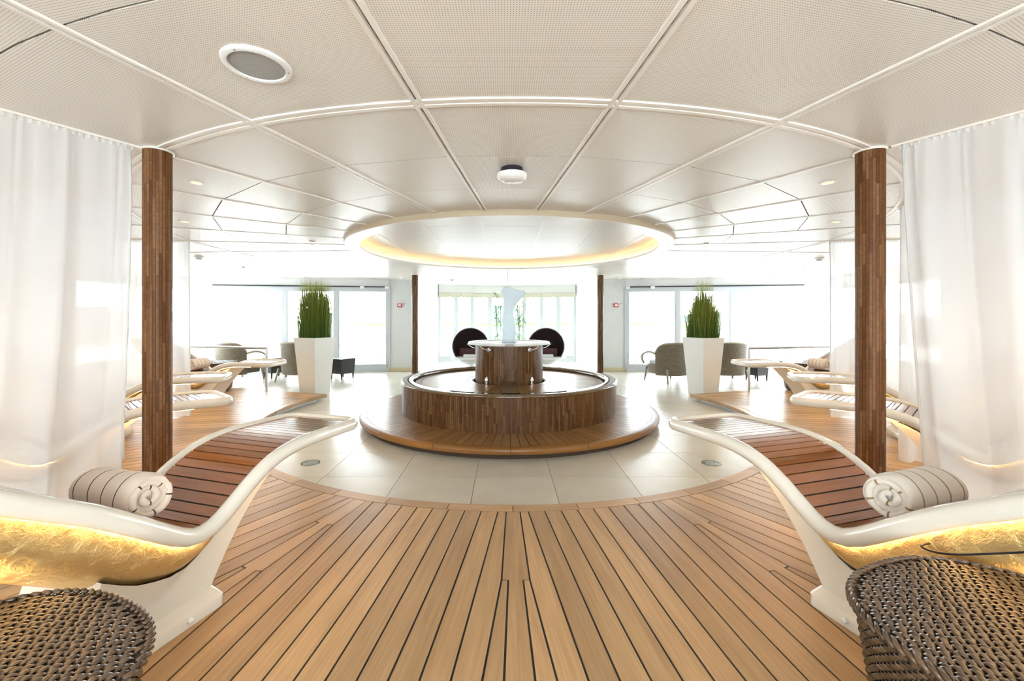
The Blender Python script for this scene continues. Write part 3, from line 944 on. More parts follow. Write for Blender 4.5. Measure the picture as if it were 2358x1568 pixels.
for a in (-16, 16):
    x, y = pol(RD + .004, a * 2.0)
    b = MB()
    b.tube([(x, y, ZD - .055), (x * 1.07, y * 1.07, ZD - .055)], .030, 16); b.tube([(x * 1.02, y * 1.02, ZD - .055), (x * 1.16, y * 1.16, ZD - .055)], .012, 10)
    b.build('tap_valve', 'chrome', ft, smooth=True, sharp=40)
    q = []
    for k in range(9):
        t = k / 8; qx, qy = pol(RR + .0 - .05 * t + .03 * sin(pi * t), a * 2.0 + (a * .55) * (1 - t)); q.append((qx, qy, ZR - .03 - .055 * sin(t * pi / 2)))
    b = MB(); b.tube(q, .006, 8); b.build('tap_pipe', 'chrome', ft, smooth=True)
    x, y = pol(RD + .02, a * 2.3)
    b = MB(); b.tube([(x, y, ZS), (x, y, ZS + .05)], .02, 12); b.tube([(x, y, ZS + .05), (x, y, ZS + .075)], [.028, .022], 12); b.tube([(x, y, ZS + .075), (x, y, ZS + .095)], [.02, .01], 12)
    b.build('foot_valve', 'chrome', ft, smooth=True, sharp=40)
for a in (-84, 84):
    q = []
    for k in range(9):
        t = k / 8; qx, qy = pol(RR + .01 - (RR - RD + .01) * t, a); q.append((qx, qy, ZR - .03 - .06 * sin(t * pi / 2)))
    b = MB(); b.tube(q, .007, 8); b.build('tap_pipe', 'chrome', ft, smooth=True)

# ice column on the drum
ICE = [(790, 1156.5, 1187), (770, 1156.5, 1187.5), (750, 1157, 1187), (735, 1156.5, 1184.5), (725, 1157, 1181.5), (712, 1157.5, 1184), (700, 1158, 1189), (691, 1158, 1198), (684, 1157, 1206), (677, 1156.5, 1208), (672, 1156, 1205), (669, 1157, 1190), (666, 1158, 1181), (663, 1161, 1176), (661.5, 1165, 1172)]
ice = thing('ice_column', 'pale blue frosted ice column with a forked top on the fountain drum', 'sculpture', (0, 0, ZR - .012))
b = MB(); na = 26; Zi = -CAM.y; rows = []
for k in range(len(ICE) - 1):
    for q in range(3):
        f = q / 3; rows.append(tuple(ICE[k][m] * (1 - f) + ICE[k + 1][m] * f for m in range(3)))
rows.append(ICE[-1])
zb0 = CAM.z + (CY - 790) * Zi / F
vs = []
for i_, (py, xl, xr) in enumerate(rows):
    z = CAM.z + (CY - py) * Zi / F - zb0; xc, hw = (PD((xl + xr) / 2, 0)), (xr - xl) / 2 * Zi / F
    dp = min(.085, hw * .9)
    for j_ in range(na):
        u = 2 * pi * j_ / na; w_ = 1 + .07 * sin(3 * u + 14 * z) + .05 * sin(7 * u - 31 * z) + .03 * sin(12 * u + 60 * z)
        vs.append((xc + hw * w_ * cos(u), dp * w_ * sin(u), z))
n_ = len(rows)
b.add(vs, [(i_ * na + j_, i_ * na + (j_ + 1) % na, (i_ + 1) * na + (j_ + 1) % na, (i_ + 1) * na + j_) for i_ in range(n_ - 1) for j_ in range(na)] + [tuple((n_ - 1) * na + j_ for j_ in range(na))])
b.build('ice_stem', 'ice', ice, smooth=True)
b = MB(); b.lathe([(.001, .004), (.13, .004), (.14, 0)], 32); b.build('ice_base', 'frame', ice)

# ------------------------------------------------------------------ columns
DC = .0685
piece_me = {}
def column(x, y, z0, label, pieces):
    t = thing('column', label, 'column', (x, y, z0), group='mosaic columns')
    H = CEIL - z0
    b = MB(); b.lathe([(DC - .003, 0), (DC - .003, H)], 40); core = b.build('core', 'joint', t, smooth=True)
    if pieces:
        na = 28; rnd = random.Random(int(x * 100))
        for k in range(na):
            z = -rnd.random() * .14
            while z < H:
                ln = rnd.choice((.18, .24, .30, .36))
                za, zb = max(z, 0), min(z + ln, H)
                if zb - za > .01:
                    key = round(zb - za, 3)
                    if key not in piece_me:
                        w = pi * DC / na - .0007; hh = key
                        m = MB()
                        q = [(DC - .004, -w), (DC + .0005, -w), (DC + .0012, 0), (DC + .0005, w), (DC - .004, w)]
                        m.prism(q, .0007, hh - .0007)
                        me = m.mesh('strip'); me.materials.append(M['mosaic_piece']); piece_me[key] = me
                    inst('strip', piece_me[key], core, (0, 0, za), 2 * pi * k / na + rnd.random() * .01)
                z += ln
    else:
        m = mosaic(core, 'mosaic_strips', DC - .003, 0, H, 20, .11, .25)
    m = MB(); m.lathe([(DC + .004, H), (DC + .012, H - .004), (DC + .012, H - .012), (DC + .003, H - .014)], 32); m.build('collar', 'rail', t, smooth=True)
    return t
for a, lb in ((-30.6, 'brown mosaic column beside the front left sheer curtain'), (30.6, 'brown mosaic column beside the front right sheer curtain')):
    x, y = pol(RC, a); column(x, y, DECK, lb, True)
for a, lb in ((-149.4, 'thin mosaic column behind the fountain, left one'), (149.4, 'thin mosaic column behind the fountain, right one')):
    x, y = pol(RC, a); column(x, y, 0, lb, False)

# ------------------------------------------------------------------ loungers
PR = [(-.06, .580), (0.002, 0.587), (0.256, 0.597), (0.462, 0.599), (0.605, 0.583), (0.711, 0.551), (0.808, 0.498), (0.88, 0.447), (0.946, 0.402), (1.008, 0.377), (1.067, 0.379), (1.122, 0.407), (1.204, 0.468), (1.289, 0.534), (1.39, 0.608), (1.479, 0.664), (1.563, 0.716), (1.7, .80), (1.85, .885), (2.05, .99)]
def prof(s):
    for (s0, z0), (s1, z1) in zip(PR[:-1], PR[1:]):
        if s <= s1 or s1 == PR[-1][0]:
            k = PR.index((s0, z0)); t = (s - s0) / (s1 - s0)
            zm = PR[k - 1][1] if k else z0; sm = PR[k - 1][0] if k else s0 - (s1 - s0)
            zp = PR[k + 2][1] if k + 2 < len(PR) else z1; sp = PR[k + 2][0] if k + 2 < len(PR) else s1 + (s1 - s0)
            m0 = (z1 - zm) / (s1 - sm) * (s1 - s0); m1 = (zp - z0) / (sp - s0) * (s1 - s0)
            return (2 * t ** 3 - 3 * t * t + 1) * z0 + (t ** 3 - 2 * t * t + t) * m0 + (-2 * t ** 3 + 3 * t * t) * z1 + (t ** 3 - t * t) * m1
HWD = .262; SE = 1.98
def lounger():
    root = thing('lounger', 'x', 'lounger', group='heated loungers around the fountain')
    # rim: closed tube along the outline, rounded corners
    out = []
    rc = .09
    def corner(cx, cy, a0, a1, n=6):
        return [(cx + rc * cos(R(a0 + (a1 - a0) * k / n)), cy + rc * sin(R(a0 + (a1 - a0) * k / n))) for k in range(n + 1)]
    out += corner(rc, -HWD + rc, 180, 270)
    out += [(s / 40 * (SE - 2 * rc) + rc, -HWD) for s in range(1, 40)]
    out += corner(SE - rc, -HWD + rc, 270, 360)
    out += corner(SE - rc, HWD - rc, 0, 90)
    out += [(SE - rc - s / 40 * (SE - 2 * rc), HWD) for s in range(1, 40)]
    out += corner(rc, HWD - rc, 90, 180)
    m = len(out); vs = []; nn = 12
    for i, (x, y) in enumerate(out):
        p = Vector((x, y, prof(x))); a, b_ = out[i - 1], out[(i + 1) % m]
        t = (Vector((b_[0], b_[1], prof(b_[0]))) - Vector((a[0], a[1], prof(a[0])))).normalized()
        hz = Vector((t.y, -t.x, 0)).normalized(); up = hz.cross(t).normalized()
        if up.z < 0: up = -up
        for k in range(nn):
            q = 2 * pi * k / nn
            vs.append(p + hz * (.031 * cos(q)) + up * (.035 * sin(q) - .006))
    fs = [(i * nn + k, i * nn + (k + 1) % nn, ((i + 1) % m) * nn + (k + 1) % nn, ((i + 1) % m) * nn + k) for i in range(m) for k in range(nn)]
    b = MB(); b.add(vs, fs); b.build('rim', 'gelcoat', root, smooth=True)
    # caulked bed and slats
    wi = HWD - .022
    def halfw(s):
        e = min(s, SE - s) - .022
        return wi - (rc - .02) + sqrt(max(0, (rc - .02) ** 2 - max(0, rc - .02 - e) ** 2)) if e < rc - .02 else wi
    b = MB(); nS = 60
    b.grid(lambda u, v: (.03 + (SE - .06) * u, (2 * v - 1) * (wi - .0), prof(.03 + (SE - .06) * u) + .006), nS, 2); bed = b.build('slat_bed', 'caulk', root)
    pitch = .0445; n = int((SE - .06) / pitch)
    for k in range(n):
        s0 = .03 + pitch * k + .003; s1 = s0 + pitch - .006
        vs, uvs = [], []
        nsub = 2
        for q in range(nsub + 1):
            s = s0 + (s1 - s0) * q / nsub; z = prof(s); w = halfw(s) - .004
            ds = .01; sl = (prof(s + ds) - prof(s - ds)) / (2 * ds); nx, nz2 = -sl / hypot(1, sl), 1 / hypot(1, sl)
            for (yy, hh) in ((-w, .0), (-w, .0115), (w, .0115), (w, .0)):
                vs.append((s + nx * hh, yy, z + nz2 * hh)); uvs.append((yy, s))
        fs = []
        for q in range(nsub):
            o_ = q * 4
            fs += [(o_ + 1, o_ + 2, o_ + 6, o_ + 5)[::-1], (o_, o_ + 1, o_ + 5, o_ + 4)[::-1], (o_ + 2, o_ + 3, o_ + 7, o_ + 6)[::-1]]
        fs += [(0, 1, 2, 3)[::-1], (4 * nsub, 4 * nsub + 1, 4 * nsub + 2, 4 * nsub + 3)]
        b = MB(); b.add(vs, fs, uvs); b.build('slat', 'slat', root)
    # gold hull
    DP = [(0, .03), (.3, .035), (.55, .04), (.7, .055), (.8, .075), (.93, .10), (1.03, .135), (1.15, .21), (1.25, .262), (1.4, .265), (1.6, .24), (2.0, .14)]
    def dep(s):
        for (a, x), (c, y) in zip(DP[:-1], DP[1:]):
            if s <= c: return x + (y - x) * (s - a) / (c - a)
        return DP[-1][1]
    b = MB()
    def hp(u, v):
        s = .015 + (SE - .03) * u; th = pi * v
        w = halfw(max(s, .024)) - .012 + .05 * min(1, dep(s) / .12) * sin(th) ** 1.0 * (1 - sin(th)) * 2.2
        return (s, -w * (abs(cos(th)) ** .75) * (1 if cos(th) > 0 else -1), prof(s) - .022 - dep(s) * sin(th) ** .75)
    b.grid(hp, 70, 20); b.build('gold_shell', 'gold', root, smooth=True)
    # pedestal: side profile, thicker towards the base
    zb = .07
    nv, nu = 16, 14
    def pedp(u, v, sd):
        # v: 0 top -> 1 base ; u: 0 foot side -> 1 head side
        sa = .56 + .40 * v ** .85; sb_ = 1.34 + .14 * v ** 1.5
        s = sa + (sb_ - sa) * u
        st_ = .56 + (1.34 - .56) * u
        ztop = prof(st_) - .022 - dep(st_) * .80
        z = ztop + (zb - ztop) * v
        w = .205 - .02 * sin(pi * v)
        return (s, sd * w, z)
    b = MB()
    for sd in (-1, 1):
        b.grid(lambda u, v: pedp(u, v, sd), nu, nv)
    b.grid(lambda u, v: (pedp(0, v, 1)[0], (2 * u - 1) * pedp(0, v, 1)[1], pedp(0, v, 1)[2]), 2, nv)
    b.grid(lambda u, v: (pedp(1, v, 1)[0], (2 * u - 1) * pedp(1, v, 1)[1], pedp(1, v, 1)[2]), 2, nv)
    b.build('pedestal', 'gelcoat', root, smooth=True, sharp=45)
    b = MB()
    def bring(s0, s1, w, z, r):
        q = []
        for cx_, cy_, a0_ in ((s0 + r, -w + r, 180), (s1 - r, -w + r, 270), (s1 - r, w - r, 0), (s0 + r, w - r, 90)):
            q += [(cx_ + r * cos(R(a0_ + 22.5 * k)), cy_ + r * sin(R(a0_ + 22.5 * k)), z) for k in range(5)]
        return q
    rings = [bring(.90, 1.56, .235, 0, .03), bring(.90, 1.56, .235, .045, .03), bring(.908, 1.552, .226, .058, .03), bring(.935, 1.53, .19, .10, .03)]
    nr = len(rings[0]); vs = [p for r_ in rings for p in r_]
    b.add(vs, [(k * nr + m_, k * nr + (m_ + 1) % nr, (k + 1) * nr + (m_ + 1) % nr, (k + 1) * nr + m_) for k in range(3) for m_ in range(nr)] + [tuple(3 * nr + m_ for m_ in range(nr))])
    bp_ = b.build('base_plate', 'gelcoat', root, smooth=True, sharp=35)
    for sx in (1.06, 1.40):
        for sy in (-.237, .237):
            b = MB(); b.tube([(sx, sy * .97, .028), (sx, sy * 1.05, .028)], [.013, .009], 10); b.build('bolt', 'white', bp_, smooth=True)
    # warm light strips tucked under the rim
    for sy in (-1, 1):
        b = MB(); b.tube([(s, sy * .244, prof(s) - .043) for s in [.25 + 1.6 * k / 40 for k in range(41)]], .0035, 5); b.build('light_strip', 'ledrim', root, smooth=True)
    # lamp under the backrest
    for sy in (-1, 1):
        b = MB(); b.box((1.86, sy * .12, .03), (.10, .10, .05)); lf = b.build('uplight', 'black', root)
        b = MB(); b.box((1.86, sy * .12, .0565), (.075, .075, .004)); b.build('lens', 'lampwarm', lf)
    return root


LR, LA, LAX = 3.43, 21.2, 17.0
lab = {(-1, 0): 'front left lounger with beige striped towel, nearest the left wicker table', (1, 0): 'front right lounger with cream towel and black cord, nearest the right wicker table',
       (-1, 1): 'left lounger just behind the front left column, gold belly seen through the curtain', (1, 1): 'right lounger just behind the front right column, passing behind the curtain',
       (-1, 2): 'left lounger between two others, second from the rear railing', (1, 2): 'right lounger between two others, second from the rear railing',
       (-1, 3): 'rearmost left lounger with raised foot beside the left planter', (1, 3): 'rearmost right lounger with raised foot beside the right planter'}
proto = lounger()
LOUNGE = {}
first = True
STEP = 24.5
for k in range(4):
    for sgn in (-1, 1):
        o = proto if first else copy_tree(proto); first = False
        x, y = pol(LR, sgn * (LA + STEP * k))
        o.location = (x, y, DECK)
        ax = R(sgn * (LAX + STEP * k)); o.rotation_euler = (0, 0, atan2(-cos(ax), sin(ax)))
        o['label'] = lab[(sgn, k)]; LOUNGE[(sgn, k)] = o
        ld = bpy.data.lights.new('belly_lamp', 'AREA'); ld.shape = 'RECTANGLE'; ld.size = .3; ld.size_y = .3
        ld.energy = 3.0; ld.color = (1.0, .66, .30)
        lo = bpy.data.objects.new('belly_lamp', ld); COL.objects.link(lo); lo.parent = o; lo.location = (1.86, 0, .07); lo.rotation_euler = (0, R(180 + 22), 0)

# black cord from the right lounger
def lpt(key, s, y, z):
    o = LOUNGE[key]; a = o.rotation_euler.z
    return Vector((o.location.x + s * cos(a) - y * sin(a), o.location.y + s * sin(a) + y * cos(a), DECK + z))


# towels
def towel(name, key, s, y, mat, label, ln=.36, rad=.083, flip=1, tilt=0.0):
    z = prof(s) + .03
    while min(hypot(q / 100 - s, prof(q / 100) + .0125 - z) for q in range(80, 160)) < rad * 1.03: z += .002
    t = thing(name, label, 'towel', lpt(key, s, y, z), LOUNGE[key].rotation_euler.z + R(90 if flip > 0 else -90) + tilt, 'rolled towels on the loungers')
    rnd = random.Random(len(label))
    b = MB(); nL, nA = 16, 28
    def rr(u, a):
        k = 1 + .03 * sin(3 * a + 4 * u) + .02 * sin(9 * u)
        e = 1.0 if u > .18 else .62 + .38 * sin(u / .18 * pi / 2)
        if u > .94: e *= 1 - (u - .94) * 1.6
        return rad * k * e
    def bp2(u, v):
        a = 2 * pi * v; r = rr(u, a); zz = r * sin(a)
        if zz < -rad * .86: zz = -rad * .86
        return (ln * (u - .5), r * 1.06 * cos(a), zz)
    b.grid(bp2, nL, nA, uvf=lambda u, v: (ln * u + .012 * sin(2 * pi * v), v * .5))
    # closed far end
    b.add([bp2(0, j / nA) for j in range(nA)] + [(-ln / 2 + .0, 0, 0)], [(j, (j + 1) % nA, nA) for j in range(nA)], [(.03, .1)] * (nA + 1))
    b.add([bp2(1, j / nA) for j in range(nA)] + [(ln / 2 - .03, 0, 0)], [((j + 1) % nA, j, nA) for j in range(nA)], [(.03, .1)] * (nA + 1))
    b.build('roll', mat, t, smooth=True)
    q = []; tn = 2.9; nn = 70
    for k in range(nn + 1):
        f = k / nn; a = 2 * pi * tn * f + 1.0; r = .012 + (rad - .024) * f
        q.append((ln / 2 - .012 + .012 * sin(f * 9) - .012 * (1 - f), r * 1.05 * cos(a), max(r * sin(a), -rad * .78)))
    b = MB(); b.tube(q, [.0125 + .002 * sin(k * .7) for k in range(nn + 1)], 8, up=(1, 0, 0))
    for k in range(len(b.uv)): b.uv[k] = (b.uv[k][0] * .9 + .012, 0)
    b.build('rolled_end', mat, t, smooth=True)
    return t


towel('rolled_towel', (-1, 0), 1.17, 0.0, 'towel_a', 'beige rolled towel with dark stripes on the front left lounger', flip=1)
towel('rolled_towel', (1, 0), 1.17, 0.0, 'towel_b', 'cream rolled towel with tan stripes on the front right lounger', flip=-1)
towel('rolled_towel', (-1, 1), 1.20, 0, 'towel_a', 'rolled towel seen through the front left curtain', flip=1)
towel('rolled_towel', (1, 1), 1.20, 0, 'towel_b', 'rolled towel seen through the front right curtain', flip=-1)
towel('rolled_towel', (-1, 3), 1.18, 0, 'towel_a', 'rolled striped towel on the rearmost left lounger', flip=1)
towel('rolled_towel', (1, 3), 1.18, 0, 'towel_a', 'rolled striped towel on the rearmost right lounger', flip=-1)

# ------------------------------------------------------------------ curtains
def curtain(ang, r0, r1, z0, label, mat='curtain', amp=.055, lean=0.0, seed=1, waves=9):
    rnd = random.Random(seed)
    x, y = pol(r0, ang); t = thing('sheer_curtain', label, 'curtain', (x, y, 0), atan2(-cos(R(ang)), sin(R(ang))), 'sheer curtains between the loungers')
    ln = r1 - r0; ph = [rnd.random() * 6.28 for _ in range(6)]; z1 = CEIL - .015
    def disp(u, v):
        w = waves * 2 * pi * u
        big = sin(w + ph[0] + 1.2 * sin(u * 7 + ph[1])) + .45 * sin(w * 1.7 + ph[2] + v * .8)
        fine = sin(w * 4.3 + ph[3]) * .5
        return amp * (big * (.10 + .90 * (1 - v) ** .6) + fine * .3 * v ** 3)
    def cp(u, v):     # v 0 bottom 1 top
        s = ln * u + lean * (1 - v) ** 1.5 * (1 - u)
        return (s + .02 * sin(waves * 9 * u + v), disp(u, v), z0 + (z1 - z0) * v)
    b = MB(); b.grid(cp, int(waves * 16), 24); b.build('voile', mat, t, smooth=True)
    b = MB(); b.grid(lambda u, v: (ln * u, .012 * sin(u * ln * 210), z1 - .016 + .03 * v), int(ln * 130), 1); b.build('gathered_heading', 'curtain_top', t, smooth=True)
    b = MB(); e = [cp(0, k / 12) for k in range(13)]; b.tube(e, .006, 6); b.build('hem', 'curtain_top', t, smooth=True)
    b = MB(); b.bar((-.03, 0, CEIL - .004), (ln, 0, CEIL - .004), .03, .012); b.build('track', 'rail', t)
    return t
curtain(-31.0, RC + .10, 6.6, DECK + .01, 'white sheer curtain at the front left, nearest the camera', lean=.10, seed=3)
curtain(31.0, RC + .12, 6.6, DECK + .01, 'white sheer curtain at the front right, nearest the camera', lean=.12, seed=8)
curtain(-56.2, RC, 6.6, DECK + .01, 'sheer curtain between the second and third left loungers', seed=5, amp=.035)
curtain(56.2, RC, 6.6, DECK + .01, 'sheer curtain between the second and third right loungers', seed=6, amp=.035)
curtain(-81.2, RC, 6.4, DECK + .01, 'sheer curtain in front of the rearmost left lounger', seed=9, amp=.03)
curtain(81.2, RC, 6.4, DECK + .01, 'sheer curtain in front of the rearmost right lounger', seed=10, amp=.03)
for sgn, nm in ((-1, 'left'), (1, 'right')):
    p = P(490 if sgn < 0 else 1858, 607, CEIL)
    t = curtain(sgn * 109.6, 5.9, 6.95, .01, 'thin curtain over the rear %s glass doors' % nm, mat='curtain_thin', amp=.03, seed=20 + sgn, waves=7)

# ------------------------------------------------------------------ woven side tables
def table_outline(n, r):
    q = []
    for k in range(n):
        a = 2 * pi * k / n; c, s_ = cos(a), sin(a)
        rr = r / (abs(c) ** 2.5 + abs(s_) ** 2.5) ** (1 / 2.5)
        q.append((rr * c, rr * s_))
    return q
def wicker_table(rt, H):
    root = thing('wicker_table', 'x', 'side table', group='woven side tables')
    inside = lambda x, y: (abs(x) ** 2.5 + abs(y) ** 2.5) ** (1 / 2.5) < rt - .012
    b = MB(); q = table_outline(64, rt - .008); b.prism(q, H - .03, H - .006); b.build('top_panel', 'wick_dark', root)
    # top: twill weave of arched strands
    b = MB(); rnd = random.Random(4)
    px, py, ln, wd = .0130, .0265, .0290, .0150
    i = 0; n_ = int(rt / px) + 2
    for i in range(-n_, n_ + 1):
        sh = (i % 2) * py / 2 + (i // 2 % 2) * py / 4
        for j in range(-int(rt / py) - 2, int(rt / py) + 2):
            x, y = i * px, j * py + sh
            if not inside(x, y): continue
            vs = []
            dz = rnd.random() * .001
            for k, (t, zz) in enumerate(((-.5, -.0045), (-.3, .0018), (0, .0036), (.3, .0018), (.5, -.0045))):
                for sx, e in ((-1, -.001), (0, .0006), (1, -.001)):
                    vs.append((x + sx * wd / 2 + t * .006, y + t * ln, H - .004 + zz + e + dz))
            b.add(vs, [(k * 3 + m, k * 3 + m + 1, k * 3 + m + 4, k * 3 + m + 3) for k in range(4) for m in range(2)], tone=.15 + .8 * rnd.random())
    b.build('woven_top', 'wick_strand', root, smooth=True, kind='stuff')
    # wrapped edge
    b = MB(); out = table_outline(96, rt)
    for k in range(96):
        p, q2 = Vector((*out[k], H - .008)), Vector((*out[(k + 1) % 96], H - .008)); d = (q2 - p).normalized(); nn = Vector((d.y, -d.x, 0))
        b.tube([p - d * .006 + nn * -.006 + Vector((0, 0, .006)), (p + q2) / 2 + nn * .005 + Vector((0, 0, .004)), q2 + d * .006 + nn * .003 - Vector((0, 0, .008))], .0065, 6, tone=.2 + .7 * rnd.random())
    b.build('wrapped_edge', 'wick_strand', root, smooth=True, kind='stuff')
    # sides: rows of strands passing over stakes
    tp = .80
    b = MB()
    oo = table_outline(64, rt - .012)
    vs = [(x, y, H - .02) for x, y in oo] + [(x * tp, y * tp, .02) for x, y in oo]
    b.add(vs, [(64 + k, 64 + (k + 1) % 64, (k + 1) % 64, k) for k in range(64)]); b.build('side_panel', 'wick_dark', root, smooth=True)
    b = MB(); rows = int((H - .05) / .0105); ns = 84
    for rI in range(rows):
        z = H - .024 - rI * .0105; f = 1 - (1 - tp) * (1 - z / H)
        oo = table_outline(ns * 2, (rt - .008) * f)
        for k in range(ns):
            i0 = (2 * k + (rI % 2)) % (2 * ns)
            p0, p1, p2 = (Vector((*oo[(i0 + m) % (2 * ns)], z)) for m in range(3))
            nn = Vector((p1.x, p1.y, 0)).normalized()
            row = []
            for p, o_ in ((p0, -.004), (p1, .0055), (p2, -.004)):
                row += [p + nn * (o_ - .001) + Vector((0, 0, .0046)), p + nn * (o_ + .0012), p + nn * (o_ - .001) - Vector((0, 0, .0046))]
            b.add(row, [(m * 3 + q, m * 3 + q + 1, m * 3 + q + 4, m * 3 + q + 3) for m in range(2) for q in range(2)], tone=.1 + .85 * rnd.random())
    b.build('woven_side', 'wick_strand', root, smooth=True, kind='stuff')
    for a in (45, 135, 225, 315):
        x, y = cos(R(a)) * rt * tp * .88, sin(R(a)) * rt * tp * .88
        b = MB(); b.tube([(x, y, 0), (x, y, .05)], .014, 8); b.build('leg', 'wick_dark', root)
    return root


wt = wicker_table(.345, .50)
tabs = [((1.215, -5.02), 20, 'glossy dark woven side table at the front right corner'), ((-1.20, -5.185), -25, 'brown woven side table at the front left corner'),
        ((-5.1, 1.30), 10, 'dark woven side table behind the rearmost left lounger'), ((5.1, 1.30), -10, 'dark woven side table behind the rearmost right lounger')]
for k, ((x, y), a, lb) in enumerate(tabs):
    o = wt if k == 0 else copy_tree(wt)
    o.location = (x, y, DECK); o.rotation_euler = (0, 0, R(a)); o['label'] = lb

# cord hanging from the front right lounger
cs = [lpt((1, 0), s, -y, z) for s, y, z in ((1.335, .235, .480), (1.336, .283, .480), (1.352, .288, .476), (1.39, .290, .484), (1.44, .290, .506), (1.50, .288, .54), (1.56, .285, .575), (1.64, .278, .625), (1.72, .25, .68))]
def smooth_path(pts, n=6):
    out = []
    for i in range(len(pts) - 1):
        p0 = pts[max(i - 1, 0)]; p1 = pts[i]; p2 = pts[i + 1]; p3 = pts[min(i + 2, len(pts) - 1)]
        for k in range(n):
            t = k / n
            out.append(.5 * ((2 * p1) + (p2 - p0) * t + (2 * p0 - 5 * p1 + 4 * p2 - p3) * t * t + (3 * p1 - p0 - 3 * p2 + p3) * t ** 3))
    return out + [pts[-1]]
b = MB(); b.tube(smooth_path(cs), .0035, 8)
tag(b.build('power_cord', 'black', smooth=True), 'thin black cord hanging from the gold shell of the front right lounger', 'cord')

# ------------------------------------------------------------------ planters with grass
def planter(x, y, rz, seed, spread, label):
    t = thing('grass_planter', label, 'planter', (x, y, 0), rz, 'tall white planters')
    b = MB(); H = 1.015; s1, s0, wl_ = .235, .165, .02
    def ringp(s, z): return [(-s, -s, z), (s, -s, z), (s, s, z), (-s, s, z)]
    vs = ringp(s0, 0) + ringp(s1, H) + ringp(s1 - wl_, H) + ringp(s1 - wl_ - .01, H - .08)
    fs = [(3, 2, 1, 0)]
    for a in (0, 4, 8):
        fs += [(a + k, a + (k + 1) % 4, a + 4 + (k + 1) % 4, a + 4 + k) for k in range(4)]
    b.add(vs, fs); b.build('pot', 'planter', t)
    b = MB(); b.box((0, 0, H - .07), (2 * s1 - .06, 2 * s1 - .06, .02)); b.build('soil', 'soil', t)
    rnd = random.Random(seed); b = MB()
    for k in range(1500):
        bx, by = rnd.uniform(-.19, .19), rnd.uniform(-.19, .19)
        d = hypot(bx, by)
        h = rnd.uniform(.75, 1.12) * (1 - 2.6 * max(0, d - .09)) if spread else rnd.uniform(.8, 1.1)
        lean = Vector((bx * rnd.uniform(-.1, .5) + rnd.gauss(0, .03), by * rnd.uniform(-.1, .5) + rnd.gauss(0, .03), 0))
        if rnd.random() < .08: lean *= 2.6; h *= .85
        w = rnd.uniform(.0025, .005); a = rnd.random() * pi
        sx, sy = cos(a) * w, sin(a) * w; vs = []
        for m in range(5):
            f = m / 4; ww = (1 - f ** 2) * 1.0 + .05
            p = Vector((bx, by, H - .06)) + lean * f ** 1.7 + Vector((0, 0, h * f))
            vs += [p + Vector((sx, sy, 0)) * ww, p - Vector((sx, sy, 0)) * ww]
        tn = min(.99, max(.02, rnd.gauss(.42, .2)))
        o = len(b.v)
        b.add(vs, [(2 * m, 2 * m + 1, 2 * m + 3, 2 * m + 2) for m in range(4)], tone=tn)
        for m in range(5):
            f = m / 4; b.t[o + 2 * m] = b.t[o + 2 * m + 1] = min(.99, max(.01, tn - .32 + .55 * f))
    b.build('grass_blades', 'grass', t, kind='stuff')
    return t
planter(-3.375, 1.41, R(-21), 5, False, 'tall white tapered planter with upright grass, left of the fountain')
planter(3.40, 1.41, R(21), 11, True, 'tall white tapered planter with upright grass, right of the fountain')

# ------------------------------------------------------------------ railings at the deck ends
for sgn, nm in ((-1, 'left'), (1, 'right')):
    p = P(614 if sgn < 0 else 1724.5, 900, DECK)
    q = pol(6.7, sgn * 106.4)
    t = thing('steel_railing', 'brushed steel railing at the rear end of the %s deck' % nm, 'railing', (p.x, p.y, DECK))
    e = Vector((q[0] - p.x, q[1] - p.y, 0)); H = .735
    b = MB(); b.tube([(0, 0, 0), (0, 0, H)], .021, 14); b.build('post', 'steel', t, smooth=True, sharp=50)
    b = MB(); b.tube([(0, 0, 0), (0, 0, .008)], .045, 18); b.build('floor_flange', 'steel', t, smooth=True, sharp=40)
    b = MB(); b.tube([(-e.normalized() * .02) + Vector((0, 0, H)), e + Vector((0, 0, H))], .024, 14); b.build('handrail', 'steel', t, smooth=True, sharp=50)
    for f in (.98,):
        b = MB(); b.tube([e * f, e * f + Vector((0, 0, H))], .021, 14); b.build('post', 'steel', t, smooth=True, sharp=50)

